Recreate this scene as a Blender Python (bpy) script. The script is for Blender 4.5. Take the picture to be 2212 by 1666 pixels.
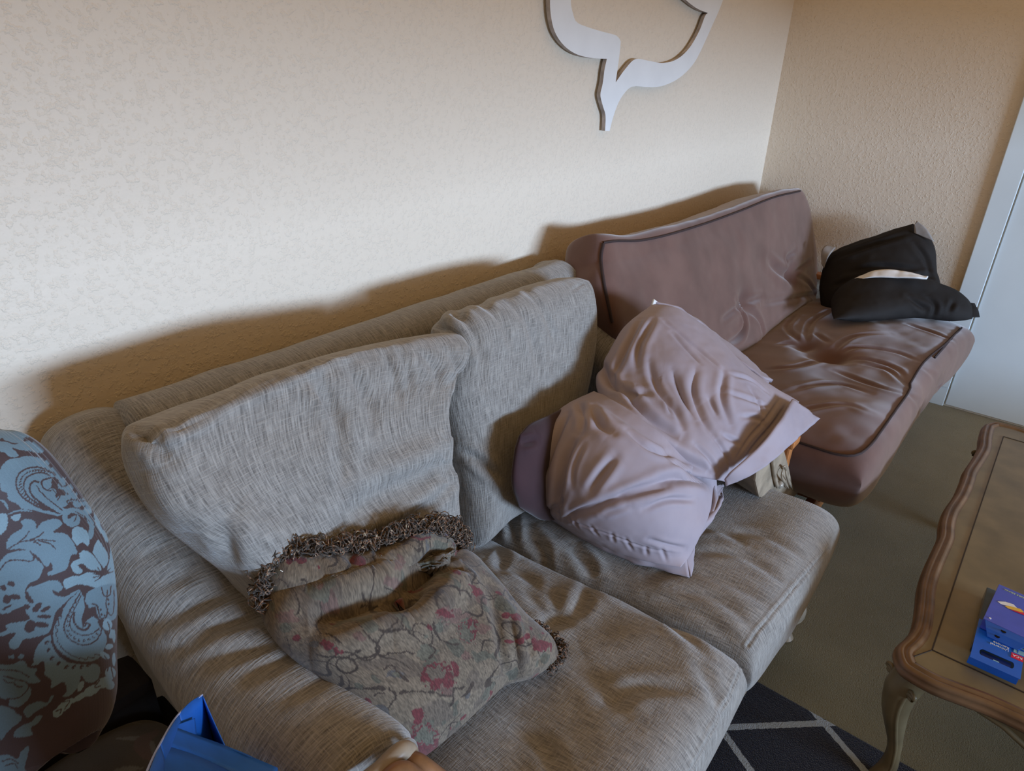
import bpy, bmesh, math, random
import numpy as np
from mathutils import Vector, Matrix
from mathutils.bvhtree import BVHTree
for o in list(bpy.data.objects): bpy.data.objects.remove(o)
C = bpy.context.scene.collection
S = bpy.context.scene
rng = np.random.RandomState(7); random.seed(7)

# ------------------------------------------------------------------ camera
PP = np.array([1106, 833.]); VX = np.array([2430, 160.]) - PP; VZ = np.array([1020, 3800.]) - PP
FPX = math.sqrt(-(VX @ VZ))
ex = np.array([VX[0], -VX[1], -FPX]); ex /= np.linalg.norm(ex)
ez = -np.array([VZ[0], -VZ[1], -FPX]); ez /= np.linalg.norm(ez)
RW = np.array([ex, np.cross(ez, ex), ez])
CAM = np.array([0, 0, 1.5])
cd = bpy.data.cameras.new('camera'); cam = bpy.data.objects.new('camera', cd); C.objects.link(cam)
cam.matrix_world = Matrix.Translation(CAM.tolist()) @ Matrix(RW.tolist()).to_4x4()
cd.sensor_width = 36; cd.lens = FPX / 2212 * 36; cd.clip_start = .02
S.camera = cam
WALL, XR = 1.31, 3.67

def ray(px, py): return RW @ np.array([px - PP[0], -(py - PP[1]), -FPX])
def at(px, py, x=None, y=None, z=None):
    """point of the room seen at a photo pixel, on the plane x=, y= or z="""
    d = ray(px, py)
    t = (x - CAM[0]) / d[0] if x is not None else (y - CAM[1]) / d[1] if y is not None else (z - CAM[2]) / d[2]
    return CAM + t * d

# ------------------------------------------------------------------ light
w = bpy.data.worlds.new('world'); S.world = w; w.use_nodes = True
w.node_tree.nodes['Background'].inputs[0].default_value = (1.0, .63, .29, 1)
w.node_tree.nodes['Background'].inputs[1].default_value = .54
def area(name, loc, target, sx, sy, power, col, spread=math.pi):
    l = bpy.data.lights.new(name, 'AREA'); l.shape = 'RECTANGLE'; l.size = sx; l.size_y = sy
    l.energy = power; l.color = col; l.spread = spread
    o = bpy.data.objects.new(name, l); C.objects.link(o); o.location = loc
    o.rotation_euler = (Vector(target) - Vector(loc)).to_track_quat('-Z', 'Y').to_euler()
    return o
area('daylight_beyond_window', (1.3, -7.0, 1.22), (1.4, 1.3, 1.1), 3.0, .75, 850, (.51, .70, 1.0))
area('window_fill', (1.1, -2.45, 1.15), (1.1, 1.3, .6), 2.6, .6, 13, (.62, .8, 1.0))  # added fill lamp just inside the window, brightens the seat tops
S.view_settings.view_transform = 'Standard'; S.view_settings.look = 'None'
S.view_settings.exposure = 0; S.view_settings.gamma = 1; S.view_settings.use_curve_mapping = False

# ------------------------------------------------------------------ helpers
def tag(o, label=None, cat=None, group=None, kind=None):
    if label: o['label'] = label
    if cat: o['category'] = cat
    if group: o['group'] = group
    if kind: o['kind'] = kind
    return o
def thing(name, loc, label, cat, group=None):
    o = bpy.data.objects.new(name, None); C.objects.link(o); o.location = loc; o.empty_display_size = .1
    return tag(o, label, cat, group)
def link(name, me, mat, parent=None, smooth=True):
    o = bpy.data.objects.new(name, me); C.objects.link(o)
    if mat: me.materials.append(mat)
    if smooth and len(me.polygons): me.polygons.foreach_set('use_smooth', [True] * len(me.polygons))
    if parent:
        o.parent = parent
        p = parent; off = Vector((0, 0, 0))
        while p: off += p.location; p = p.parent
        me.transform(Matrix.Translation(-off))
    return o
def mesh_np(name, V, F, UV=None, col=None):
    me = bpy.data.meshes.new(name)
    V = np.asarray(V, dtype=np.float32); F = np.asarray(F, dtype=np.int32)
    me.vertices.add(len(V)); me.vertices.foreach_set('co', V.ravel())
    n = F.shape[1]; me.loops.add(F.size); me.loops.foreach_set('vertex_index', F.ravel())
    me.polygons.add(len(F)); me.polygons.foreach_set('loop_start', np.arange(0, F.size, n, dtype=np.int32))
    me.update(calc_edges=True)
    if UV is not None:
        uv = me.uv_layers.new(name='UVMap'); uv.data.foreach_set('uv', np.asarray(UV, dtype=np.float32)[F.ravel()].ravel())
    if col is not None:
        a = me.color_attributes.new('pattern', 'FLOAT_COLOR', 'POINT')
        a.data.foreach_set('color', np.asarray(col, dtype=np.float32).ravel())
    return me
def crv(pts, n, straight=False):
    """smooth curve through points, n samples even in length"""
    P = np.array(pts, float)
    if straight or len(P) < 3:
        Q = P
    else:
        A = np.vstack([2 * P[0] - P[1], P, 2 * P[-1] - P[-2]]); Q = []
        for i in range(1, len(A) - 2):
            for t in np.linspace(0, 1, 16, endpoint=False):
                p0, p1, p2, p3 = A[i - 1:i + 3]
                Q.append(.5 * (2 * p1 + (p2 - p0) * t + (2 * p0 - 5 * p1 + 4 * p2 - p3) * t * t + (3 * p1 - p0 - 3 * p2 + p3) * t ** 3))
        Q.append(P[-1]); Q = np.array(Q)
    s = np.r_[0, np.cumsum(np.linalg.norm(np.diff(Q, axis=0), axis=1))]
    t = np.linspace(0, s[-1], n)
    return np.stack([np.interp(t, s, Q[:, k]) for k in range(Q.shape[1])], 1)
def samp(P, s):
    x = np.linspace(0, 1, len(P)); return np.stack([np.interp(s, x, P[:, k]) for k in range(P.shape[1])], 1)
def noise3(P, scale, seed=0, octv=1):
    """value noise, vectorised"""
    out = 0; amp = 1; P = np.asarray(P, float)
    sc = np.asarray(scale, float)
    for _ in range(octv):
        q = P * sc + seed * 17.31; i = np.floor(q).astype(np.int64); f = q - i; f = f * f * (3 - 2 * f)
        def h(a, b, c):
            n = (a * 374761393 + b * 668265263 + c * 2147483647 + seed * 1274126177) & 0xffffffff
            n = ((n ^ (n >> 13)) * 1274126177) & 0xffffffff
            return ((n ^ (n >> 16)) & 0xffff) / 32767.5 - 1
        r = 0
        for a in (0, 1):
            for b in (0, 1):
                for c in (0, 1):
                    r = r + h(i[:, 0] + a, i[:, 1] + b, i[:, 2] + c) * (f[:, 0] if a else 1 - f[:, 0]) * (f[:, 1] if b else 1 - f[:, 1]) * (f[:, 2] if c else 1 - f[:, 2])
        out = out + amp * r; amp *= .5; sc = sc * 2
    return out
def seg_dist(P, L):
    """distance of points to polyline, and 0..1 place along it"""
    best = np.full(len(P), 1e9); tt = np.zeros(len(P)); s = np.r_[0, np.cumsum(np.linalg.norm(np.diff(L, axis=0), axis=1))]
    for k in range(len(L) - 1):
        a, b = L[k], L[k + 1]; ab = b - a; q = np.clip(((P - a) @ ab) / (ab @ ab + 1e-12), 0, 1)
        d = np.linalg.norm(P - a - q[:, None] * ab, axis=1); m = d < best
        best[m] = d[m]; tt[m] = ((s[k] + q[m] * (s[k + 1] - s[k])) / s[-1])
    return best, tt
def vnormals(V, F):
    n = np.cross(V[F[:, 2]] - V[F[:, 0]], V[F[:, 3]] - V[F[:, 1]]); I = F.T.ravel()
    N = np.stack([np.bincount(I, np.tile(n[:, k], 4), minlength=len(V)) for k in range(3)], 1)
    return N / (np.linalg.norm(N, axis=1, keepdims=True) + 1e-12)

class Soft:
    """a stuffed shape: a curved patch between four edge curves, swelling to both sides"""
    def __init__(s, top, bot, left, right, tf, tb, p=8, q=2.4, nu=160, nv=120, hint=(0, -1, 0), sag=None, pc=None):
        a = np.linspace(-1, 1, nu); b = np.linspace(-1, 1, nv); k = .62
        a = (1 - k) * a + k * np.sin(a * np.pi / 2); b = (1 - k) * b + k * np.sin(b * np.pi / 2)
        u, v = (a + 1) / 2, (b + 1) / 2
        T, B, L, R = crv(top, 200), crv(bot, 200), crv(left, 200), crv(right, 200)
        c00, c10, c01, c11 = (T[0] + L[0]) / 2, (T[-1] + R[0]) / 2, (B[0] + L[-1]) / 2, (B[-1] + R[-1]) / 2
        Tu, Bu, Lv, Rv = samp(T, u), samp(B, u), samp(L, v), samp(R, v)
        U, Vv = np.meshgrid(u, v, indexing='ij'); U3, V3 = U[..., None], Vv[..., None]
        Sf = (1 - V3) * Tu[:, None] + V3 * Bu[:, None] + (1 - U3) * Lv[None] + U3 * Rv[None] \
            - ((1 - U3) * (1 - V3) * c00 + U3 * (1 - V3) * c10 + (1 - U3) * V3 * c01 + U3 * V3 * c11)
        n = np.cross(np.gradient(Sf, axis=0), np.gradient(Sf, axis=1)); n /= np.linalg.norm(n, axis=2, keepdims=True) + 1e-12
        if (n.mean((0, 1)) @ np.array(hint)) < 0: n = -n; s.flip = True
        else: s.flip = False
        nm = n.mean((0, 1)); n = n * .5 + nm * .5; n /= np.linalg.norm(n, axis=2, keepdims=True)
        A, Bb = np.abs(2 * U - 1), np.abs(2 * Vv - 1)
        e = lambda x: np.maximum(1 - x ** p, 0) ** (1 / q)
        E_ = e(A) * e(Bb)
        if pc: E_ = np.minimum(E_, 1) * (1 - pc * (A * Bb) ** 4)
        TF = tf(U, Vv) if callable(tf) else tf
        FR = Sf + n * (TF * E_)[..., None]; TB = tb(U, Vv) if callable(tb) else tb; BK = Sf - n * (TB * E_)[..., None]
        idx = np.arange(nu * nv).reshape(nu, nv); bid = idx.copy() + nu * nv
        edge = np.zeros((nu, nv), bool); edge[0] = edge[-1] = True; edge[:, 0] = edge[:, -1] = True
        inner = ~edge; m = inner.sum(); bid[inner] = nu * nv + np.arange(m); bid[edge] = idx[edge]
        s.V = np.vstack([FR.reshape(-1, 3), BK[inner]])
        def quads(I, fl):
            f = np.stack([I[:-1, :-1], I[1:, :-1], I[1:, 1:], I[:-1, 1:]], -1).reshape(-1, 4)
            return f[:, ::-1] if fl else f
        s.F = np.vstack([quads(idx, s.flip), quads(bid, not s.flip)])
        lu = (np.linalg.norm(np.diff(T, axis=0), axis=1).sum() + np.linalg.norm(np.diff(B, axis=0), axis=1).sum()) / 2
        lv = (np.linalg.norm(np.diff(L, axis=0), axis=1).sum() + np.linalg.norm(np.diff(R, axis=0), axis=1).sum()) / 2
        # texture coordinates follow the cloth over the rounded edge
        du = np.r_[0, np.cumsum(np.linalg.norm(np.diff(FR[:, nv // 2], axis=0), axis=1))]
        dv = np.r_[0, np.cumsum(np.linalg.norm(np.diff(FR[nu // 2], axis=0), axis=1))]
        DU, DV = np.meshgrid(du, dv, indexing='ij'); uv = np.stack([DU, DV], -1)
        s.UV = np.vstack([uv.reshape(-1, 2), uv[inner]]); s.uv01 = np.vstack([np.stack([U, Vv], -1).reshape(-1, 2), np.stack([U, Vv], -1)[inner]])
        s.front = np.r_[np.ones(nu * nv, bool), np.zeros(m, bool)]
        s.nf = nu * nv; s.col = None
        if s.V.shape[0] and vnormals(s.V, s.F)[nu * nv // 2 + nv // 2] @ n[nu // 2, nv // 2] < 0: s.F = s.F[:, ::-1]
    _t = None
    def tree(s):
        if s._t is None: s._t = BVHTree.FromPolygons(s.V.tolist(), s.F.tolist())
        return s._t
    def on(s, pix, n=None):
        """the points of this surface that the photo shows at these pixels"""
        t = s.tree(); out = []
        for px, py in (crv(pix, n or max(6, 5 * len(pix))) if len(pix) > 1 else pix):
            d = ray(px, py); d = d / np.linalg.norm(d)
            h = t.ray_cast(Vector(CAM.tolist()), Vector(d.tolist()))
            if h[0] is not None: out.append(np.array(h[0]))
            else:
                h = t.find_nearest(Vector((CAM + d * np.median(np.linalg.norm(s.V - CAM, axis=1))).tolist()))
                out.append(np.array(h[0]))
        return np.array(out)
    def fold(s, pix, w, d, taper=True, ridge=.45, one=0):
        L = s.on(pix)
        if len(L) < 2: return s
        dist, t = seg_dist(s.V, L); N = vnormals(s.V, s.F)
        k = np.sin(np.pi * np.clip(t, 0.02, .98)) ** .6 if taper else 1
        g = -d * np.exp(-(dist / w) ** 2) + ridge * d * np.exp(-((dist - 2.0 * w) / (1.1 * w)) ** 2)
        s.V = s.V + N * (g * k)[:, None]
        return s
    def ridge(s, pix, w, d, taper=True):
        L = s.on(pix); dist, t = seg_dist(s.V, L); N = vnormals(s.V, s.F)
        k = np.sin(np.pi * np.clip(t, 0.02, .98)) ** .6 if taper else 1
        s.V = s.V + N * (d * np.exp(-(dist / w) ** 2) * k)[:, None]; return s
    def lump(s, pix, r, d):
        c = s.on([pix])[0]; dist = np.linalg.norm(s.V - c, axis=1); N = vnormals(s.V, s.F)
        s.V = s.V + N * (d * np.exp(-(dist / r) ** 2))[:, None]; return s
    def rumple(s, amp, scale, seed=1, octv=2, mask=None):
        N = vnormals(s.V, s.F); sc = np.array(scale) if np.ndim(scale) else np.array([scale] * 3)
        P = np.c_[s.UV, np.where(s.front, 0, 5.)] if len(sc) == 2 else s.V
        if len(sc) == 2: sc = np.r_[sc, 1]
        a = noise3(P, sc, seed, octv) * amp
        if mask is not None: a = a * mask
        s.V = s.V + N * a[:, None]; return s
    def make(s, name, mat, parent=None):
        return link(name, mesh_np(name, s.V, s.F, s.UV, s.col), mat, parent)
def seam(name, s, pix, r, mat, parent, off=0.0, pts=None):
    """a cord lying on a soft shape"""
    L = s.on(pix, 40) if pts is None else pts
    s._t = None; t = s.tree(); L2 = []
    for p in L:
        h = t.find_nearest(Vector(p.tolist())); L2.append(np.array(h[0]) + np.array(h[1]) * off)
    return tube(name, np.array(L2), r, mat, parent)
def tube(name, L, r, mat, parent=None, seg=8, closed=False, both=False):
    V, F = tube_geo(np.array(L, float), r, seg)
    return link(name, mesh_np(name, V, F), mat, parent)
def tube_geo(L, r, seg=8, flat=1.0):
    n = len(L); T = np.gradient(L, axis=0); T /= np.linalg.norm(T, axis=1, keepdims=True) + 1e-12
    u = np.cross(T[0], [0.13, 0.31, .94]); u /= np.linalg.norm(u); V = []
    rr = np.full(n, r) if np.ndim(r) == 0 else np.array(r)
    for i in range(n):
        u = u - (u @ T[i]) * T[i]; u /= np.linalg.norm(u) + 1e-12; v = np.cross(T[i], u)
        for k in range(seg):
            a = 2 * np.pi * k / seg; V.append(L[i] + rr[i] * (math.cos(a) * u + math.sin(a) * v * flat))
    F = [[i * seg + k, i * seg + (k + 1) % seg, (i + 1) * seg + (k + 1) % seg, (i + 1) * seg + k] for i in range(n - 1) for k in range(seg)]
    c0, c1 = len(V), len(V) + 1; V += [L[0], L[-1]]
    for k in range(seg): F.append([c0, (k + 1) % seg, k, c0]); F.append([c1, (n - 1) * seg + k, (n - 1) * seg + (k + 1) % seg, c1])
    F = [f if len(set(f)) == 4 else f for f in F]
    return np.array(V), np.array([f for f in F if len(set(f)) == 4])
def bevel(bm, w, seg=2, ang=30):
    es = [e for e in bm.edges if len(e.link_faces) == 2 and e.calc_face_angle(0) > math.radians(ang)]
    bmesh.ops.bevel(bm, geom=es, offset=w, segments=seg, profile=.6, affect='EDGES')
def bm_obj(name, bm, mat, parent=None, smooth=False):
    bmesh.ops.recalc_face_normals(bm, faces=bm.faces)
    me = bpy.data.meshes.new(name); bm.to_mesh(me); bm.free(); return link(name, me, mat, parent, smooth)
def box(name, lo, hi, mat, parent=None, bev=0, seg=2):
    bm = bmesh.new(); bmesh.ops.create_cube(bm, size=1)
    for v in bm.verts: v.co = Vector([lo[k] + (v.co[k] + .5) * (hi[k] - lo[k]) for k in range(3)])
    if bev: bevel(bm, bev, seg)
    return bm_obj(name, bm, mat, parent)
def poly(name, rings, mat, parent=None, smooth=False, bev=0):
    """solid between two matching rings of 3D points"""
    bm = bmesh.new(); A = [bm.verts.new(p) for p in rings[0]]; B = [bm.verts.new(p) for p in rings[1]]; n = len(A)
    bm.faces.new(A); bm.faces.new(B[::-1])
    for i in range(n): bm.faces.new([A[i], B[i], B[(i + 1) % n], A[(i + 1) % n]])
    bmesh.ops.recalc_face_normals(bm, faces=bm.faces)
    if bev: bevel(bm, bev, 2)
    return bm_obj(name, bm, mat, parent, smooth)
def sheet(name, grid, th, mat, parent=None, uv=True):
    """thin cloth or card: grid (m,n,3) given a thickness"""
    G = np.array(grid, float); m, n = G.shape[:2]
    N = np.cross(np.gradient(G, axis=0), np.gradient(G, axis=1)); N /= np.linalg.norm(N, axis=2, keepdims=True) + 1e-12
    V = np.vstack([(G + N * th / 2).reshape(-1, 3), (G - N * th / 2).reshape(-1, 3)])
    I = np.arange(m * n).reshape(m, n); J = I + m * n
    q = lambda I: np.stack([I[:-1, :-1], I[1:, :-1], I[1:, 1:], I[:-1, 1:]], -1).reshape(-1, 4)
    F = [q(I), q(J)[:, ::-1]]
    for a, b in ((I[0], J[0]), (J[-1], I[-1]), (J[:, 0], I[:, 0]), (I[:, -1], J[:, -1])):
        F.append(np.stack([a[1:], a[:-1], b[:-1], b[1:]], -1)[:, ::-1])
    UV = np.stack(np.meshgrid(np.linspace(0, .4, m), np.linspace(0, .4, n), indexing='ij'), -1).reshape(-1, 2)
    return link(name, mesh_np(name, V, np.vstack(F), np.vstack([UV, UV])), mat, parent)

# ------------------------------------------------------------------ materials
class Mt:
    def __init__(s, name, rough=.9, spec=.3, sheen=0):
        s.m = bpy.data.materials.new(name); s.m.use_nodes = True; s.t = s.m.node_tree; s.b = s.t.nodes['Principled BSDF']
        s.b.inputs['Roughness'].default_value = rough; s.b.inputs['Specular IOR Level'].default_value = spec
        if sheen: s.b.inputs['Sheen Weight'].default_value = sheen; s.b.inputs['Sheen Roughness'].default_value = .5
    def n(s, typ, **kw):
        nd = s.t.nodes.new(typ)
        for k, v in kw.items():
            if k.startswith('i_'):
                key = k[2:].replace('_', ' '); nd.inputs[int(key) if key.isdigit() else key].default_value = v
            else: setattr(nd, k, v)
        return nd
    def l(s, a, b): s.t.links.new(a, b)
    def coord(s, kind='UV', scale=(1, 1, 1), rot=(0, 0, 0)):
        tc = s.n('ShaderNodeTexCoord'); mp = s.n('ShaderNodeMapping'); mp.inputs['Scale'].default_value = scale; mp.inputs['Rotation'].default_value = rot
        s.l(tc.outputs[kind], mp.inputs[0]); return mp.outputs[0]
    def noise(s, vec, scale, detail=2, rough=.5):
        n = s.n('ShaderNodeTexNoise', i_Scale=scale, i_Detail=detail, i_Roughness=rough); s.l(vec, n.inputs['Vector']); return n.outputs[0]
    def ramp(s, fac, stops):
        r = s.n('ShaderNodeValToRGB'); e = r.color_ramp.elements
        while len(e) < len(stops): e.new(.5)
        for k, (p, c) in enumerate(stops): e[k].position = p; e[k].color = (*c, 1) if len(c) == 3 else c
        s.l(fac, r.inputs[0]); return r.outputs[0]
    def mix(s, f, a, b, mode='MIX'):
        m = s.n('ShaderNodeMix', data_type='RGBA', blend_type=mode)
        for v, i in ((f, 0), (a, 6), (b, 7)):
            if hasattr(v, 'links') or hasattr(v, 'is_linked'): s.l(v, m.inputs[i])
            else: m.inputs[i].default_value = v if i == 0 else (*v, 1)
        return m.outputs[2]
    def math(s, op, a, b=0.):
        m = s.n('ShaderNodeMath', operation=op)
        for v, i in ((a, 0), (b, 1)):
            if hasattr(v, 'is_linked'): s.l(v, m.inputs[i])
            else: m.inputs[i].default_value = v
        return m.outputs[0]
    def base(s, c):
        if hasattr(c, 'is_linked'): s.l(c, s.b.inputs['Base Color'])
        else: s.b.inputs['Base Color'].default_value = (*c, 1)
        return s
    def bump(s, h, strength=.3, dist=.002):
        b = s.n('ShaderNodeBump', i_Strength=strength, i_Distance=dist); s.l(h, b.inputs['Height'])
        prev = s.b.inputs['Normal'].links
        if prev: s.l(prev[0].from_socket, b.inputs['Normal'])
        s.l(b.outputs[0], s.b.inputs['Normal']); return s
def plain(name, col, rough=.6, spec=.4, var=.12, scale=30, sheen=0, bump=0):
    m = Mt(name, rough, spec, sheen); v = m.coord('Object'); n = m.noise(v, scale, 4)
    m.base(m.ramp(n, [(.3, tuple(c * (1 - var) for c in col)), (.7, tuple(min(1, c * (1 + var)) for c in col))]))
    if bump: m.bump(n, bump, .002)
    return m.m
def srgb(r, g, b): return tuple((c / 255 / 12.92 if c / 255 <= .04045 else ((c / 255 + .055) / 1.055) ** 2.4) for c in (r, g, b))

def wall_mat():
    m = Mt('stippled_wall_paint', .55, .35); v = m.coord('Object')
    n1 = m.noise(v, 95, 3, .6); n2 = m.noise(v, 38, 3, .6); n3 = m.noise(v, 1.3, 2)
    blob = m.ramp(n1, [(.52, (0, 0, 0)), (.68, (1, 1, 1))])
    m.base(m.mix(n3, (.66, .57, .45), (.71, .62, .495)))
    m.bump(m.math('ADD', m.math('MULTIPLY', blob, .6), n2), .46, .004)
    return m.m
def tweed(name, horiz=False):
    m = Mt(name, .85, .25, .35); rot = (0, 0, math.pi / 2) if horiz else (0, 0, 0)
    v = m.coord('UV', (1, 1, 1), rot)
    def sc(x, y):
        mp = m.n('ShaderNodeMapping'); mp.inputs['Scale'].default_value = (x, y, 1); m.l(v, mp.inputs[0]); return mp.outputs[0]
    rib = m.noise(sc(340, 24), 1, 2, .65); rib2 = m.noise(sc(150, 8), 1, 2, .6); weft = m.noise(sc(40, 420), 1, 2, .6)
    patch = m.noise(sc(16, 16), 1, 3)
    c = m.mix(m.ramp(rib, [(.3, (0, 0, 0)), (.7, (1, 1, 1))]), (.040, .037, .034), (.40, .385, .35)); c2 = m.mix(rib2, (.09, .083, .072), (.34, .327, .305)); c = m.mix(.35, c, c2)
    c = m.mix(m.ramp(weft, [(.52, (0, 0, 0)), (.66, (.5, .5, .5))]), c, (.36, .338, .30))
    # sparse slubs that draw a loose grid
    gx = m.math('ABSOLUTE', m.math('SUBTRACT', m.math('FRACT', m.math('ADD', _xy(m, v, 0, 98), m.math('MULTIPLY', m.noise(sc(4, 60), 1, 1), .25))), .5))
    gy = m.math('ABSOLUTE', m.math('SUBTRACT', m.math('FRACT', m.math('ADD', _xy(m, v, 1, 118), m.math('MULTIPLY', m.noise(sc(60, 4), 1, 1), .25))), .5))
    gl = m.math('MAXIMUM', m.math('MULTIPLY', m.math('GREATER_THAN', gx, .42), m.ramp(m.noise(sc(60, 60), 1, 1), [(.5, (0, 0, 0)), (.58, (1, 1, 1))])),
                m.math('MULTIPLY', m.math('GREATER_THAN', gy, .41), m.ramp(m.noise(sc(75, 75), 1.1, 1), [(.45, (0, 0, 0)), (.53, (1, 1, 1))])))
    c = m.mix(m.math('MULTIPLY', gl, .24), c, (.46, .435, .39))
    c = m.mix(m.math('MULTIPLY', patch, .35), c, (.17, .15, .125))
    m.base(c); m.bump(m.math('ADD', m.math('ADD', rib, m.math('MULTIPLY', rib2, .6)), m.math('ADD', m.math('MULTIPLY', weft, .45), m.math('MULTIPLY', gl, .2))), .8, .0022)
    return m.m
def _xy(m, v, k, scale):
    s = m.n('ShaderNodeSeparateXYZ'); m.l(v, s.inputs[0]); return m.math('MULTIPLY', s.outputs[k], scale)
def cloth(name, c1, c2, weave=900, sheen=.2, rough=.8, patch=6, bstr=.15):
    m = Mt(name, rough, .25, sheen); v = m.coord('UV'); n = m.noise(v, weave, 2); p = m.noise(m.coord('Object'), patch, 4, .6)
    c = m.mix(m.ramp(p, [(.35, (0, 0, 0)), (.65, (1, 1, 1))]), c1, c2)
    m.base(m.mix(m.math('MULTIPLY', n, .25), c, tuple(x * .6 for x in c1))); m.bump(n, bstr, .0008)
    return m.m
def patterned(name, weave=700, bstr=.25, sheen=.3, rough=.75, spec=.3):
    m = Mt(name, rough, spec, sheen); a = m.n('ShaderNodeVertexColor', layer_name='pattern')
    v = m.coord('UV'); mp = m.n('ShaderNodeMapping'); mp.inputs['Scale'].default_value = (weave, weave * .35, 1); m.l(v, mp.inputs[0])
    n = m.noise(mp.outputs[0], 1, 2)
    m.base(m.mix(m.math('MULTIPLY', n, .35), a.outputs[0], (.03, .028, .027))); m.bump(n, bstr, .001); return m.m
M_wall = wall_mat()
M_tweed = tweed('grey_tweed_upholstery'); M_tweedh = tweed('grey_tweed_arm', True)
M_suede = cloth('brown_microsuede', srgb(106, 76, 66), srgb(88, 61, 52), 500, .5, .8, 5, .2)
M_cord = plain('dark_brown_piping', (.035, .02, .018), .8)
M_pillow = cloth('mauve_grey_pillowcase', srgb(160, 148, 153), srgb(151, 141, 148), 900, .05, .7, 8, .1)
M_maroon = cloth('maroon_cloth', srgb(58, 34, 38), srgb(48, 28, 33), 700, .2)
M_black = cloth('black_pillowcase', (.012, .010, .009), (.018, .015, .013), 700, .0, .8)
M_white = plain('white_cotton', (.75, .75, .72), .8)
M_greycase = plain('grey_case_lining', (.30, .28, .26), .85)
M_oak = plain('oiled_red_oak', (.42, .16, .05), .3, .5, .25, 18)
M_antique = plain('antique_carved_wood', (.30, .24, .17), .35, .5, .3, 22)
M_gold = plain('antique_gold_paint', (.165, .130, .068), .40, .5, .22, 12)
M_golddk = plain('antique_gold_paint_edge', (.13, .075, .038), .35, .5, .3, 25)
M_line = plain('score_line', (.03, .02, .012), .7)
M_doorp = plain('white_gloss_paint', (.70, .80, .84), .4, .5, .04, 3)
M_plaster = plain('white_cutout_board', (.72, .73, .72), .6, .3, .03, 12)
M_dark = plain('dark_lining_and_gap_shade', (.012, .010, .009), .9, .1)
M_bag = plain('blue_shopping_bag', (.012, .12, .50), .5, .4, .08, 30)
M_box = plain('blue_printed_card', (.01, .12, .62), .35, .5, .06, 30)
M_violet = plain('violet_blue_card', (.07, .11, .58), .3, .5, .06, 30)
M_inkw = plain('pale_ink', (.75, .8, .85), .5); M_red = plain('red_ink', (.62, .02, .06), .5); M_yel = plain('yellow_ink', (.75, .5, .08), .5)
M_cyan = plain('pale_blue_ink', (.25, .5, .62), .5); M_steel = plain('brushed_steel', (.6, .6, .6), .25, .8)

exec_parts = []
# ------------------------------------------------------------------ the room
def room():
    m = Mt('short_pile_carpet', .95, .1, .3); v = m.coord('Object'); a = m.noise(v, 260, 3, .7); b = m.noise(v, 5, 4)
    m.base(m.mix(m.ramp(b, [(.35, (0, 0, 0)), (.65, (1, 1, 1))]), (.20, .175, .088), (.24, .21, .112)))
    m.bump(a, .8, .006)
    tag(box('floor', (-1.6, -2.6, -.1), (XR + .1, WALL + .1, 0), m.m), kind='structure')
    tag(box('wall_back', (-1.6, WALL, 0), (XR + .1, WALL + .12, 2.5), M_wall), kind='structure')
    tag(box('wall_right', (XR, -2.6, 0), (XR + .12, WALL, 2.5), M_wall), kind='structure')
    tag(box('wall_left', (-1.72, -2.6, 0), (-1.6, WALL, 2.5), M_wall), kind='structure')
    # the wall behind the photographer, with the window that lights the room
    zt, zb, x0, x1 = 1.36, .50, -.9, 3.4
    bm = bmesh.new()
    for lo, hi in (((-1.6, zt), (XR + .1, 2.5)), ((-1.6, 0), (XR + .1, zb)), ((-1.6, zb), (x0, zt)), ((x1, zb), (XR + .1, zt))):
        r = bmesh.ops.create_cube(bm, size=1)
        for q in r['verts']:
            q.co = Vector((lo[0] + (q.co.x + .5) * (hi[0] - lo[0]), -2.7 + (q.co.y + .5) * .12, lo[1] + (q.co.z + .5) * (hi[1] - lo[1])))
    tag(bm_obj('wall_front', bm, M_wall), kind='structure')
    # door and casing in the right wall
    a = at(2212, 200, x=XR)[1] + .0; yc = .285
    box_ = lambda n, y0, y1, z0, z1, d, mt: tag(box(n, (XR - d, y0, z0), (XR, y1, z1), mt, bev=.003), kind='structure')
    box_('trim_1', .205, .292, .10, 2.1, .022, M_doorp)
    box_('baseboard_right', .205, .60, 0, .10, .016, M_doorp)
    d = tag(box('door_1', (XR - .012, -.62, .012), (XR + .03, .198, 2.05), M_doorp, bev=.002), kind='structure')
    box_('trim_2', -.72, -.63, 0, 2.1, .022, M_doorp)
    tag(box('baseboard_back', (-1.6, WALL - .015, 0), (XR, WALL, .09), M_doorp, bev=.003), kind='structure')
room()

# ------------------------------------------------------------------ loveseat
def P(px, py, y, ys=None):
    p = at(px, py, y=y)
    if ys is not None: p = np.array([p[0], ys, p[2]])
    return p
sofa = thing('loveseat', (1.05, .8, 0), 'grey-brown tweed loveseat with rolled arms and carved wood trim along the textured wall', 'sofa')
def loft(name, rings, mat, parent, uvs=1, cap=True):
    R = np.array(rings, float); m, n = R.shape[:2]; V = R.reshape(-1, 3)
    F = [[i * n + k, i * n + (k + 1) % n, (i + 1) * n + (k + 1) % n, (i + 1) * n + k] for i in range(m - 1) for k in range(n)]
    du = np.r_[0, np.cumsum(np.linalg.norm(np.diff(R.mean(1), axis=0), axis=1))]
    dv = np.r_[0, np.cumsum(np.linalg.norm(np.diff(R[m // 2], axis=0), axis=1))]
    UV = np.stack(np.meshgrid(du, dv, indexing='ij'), -1).reshape(-1, 2)
    return V, np.array(F), UV
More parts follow.
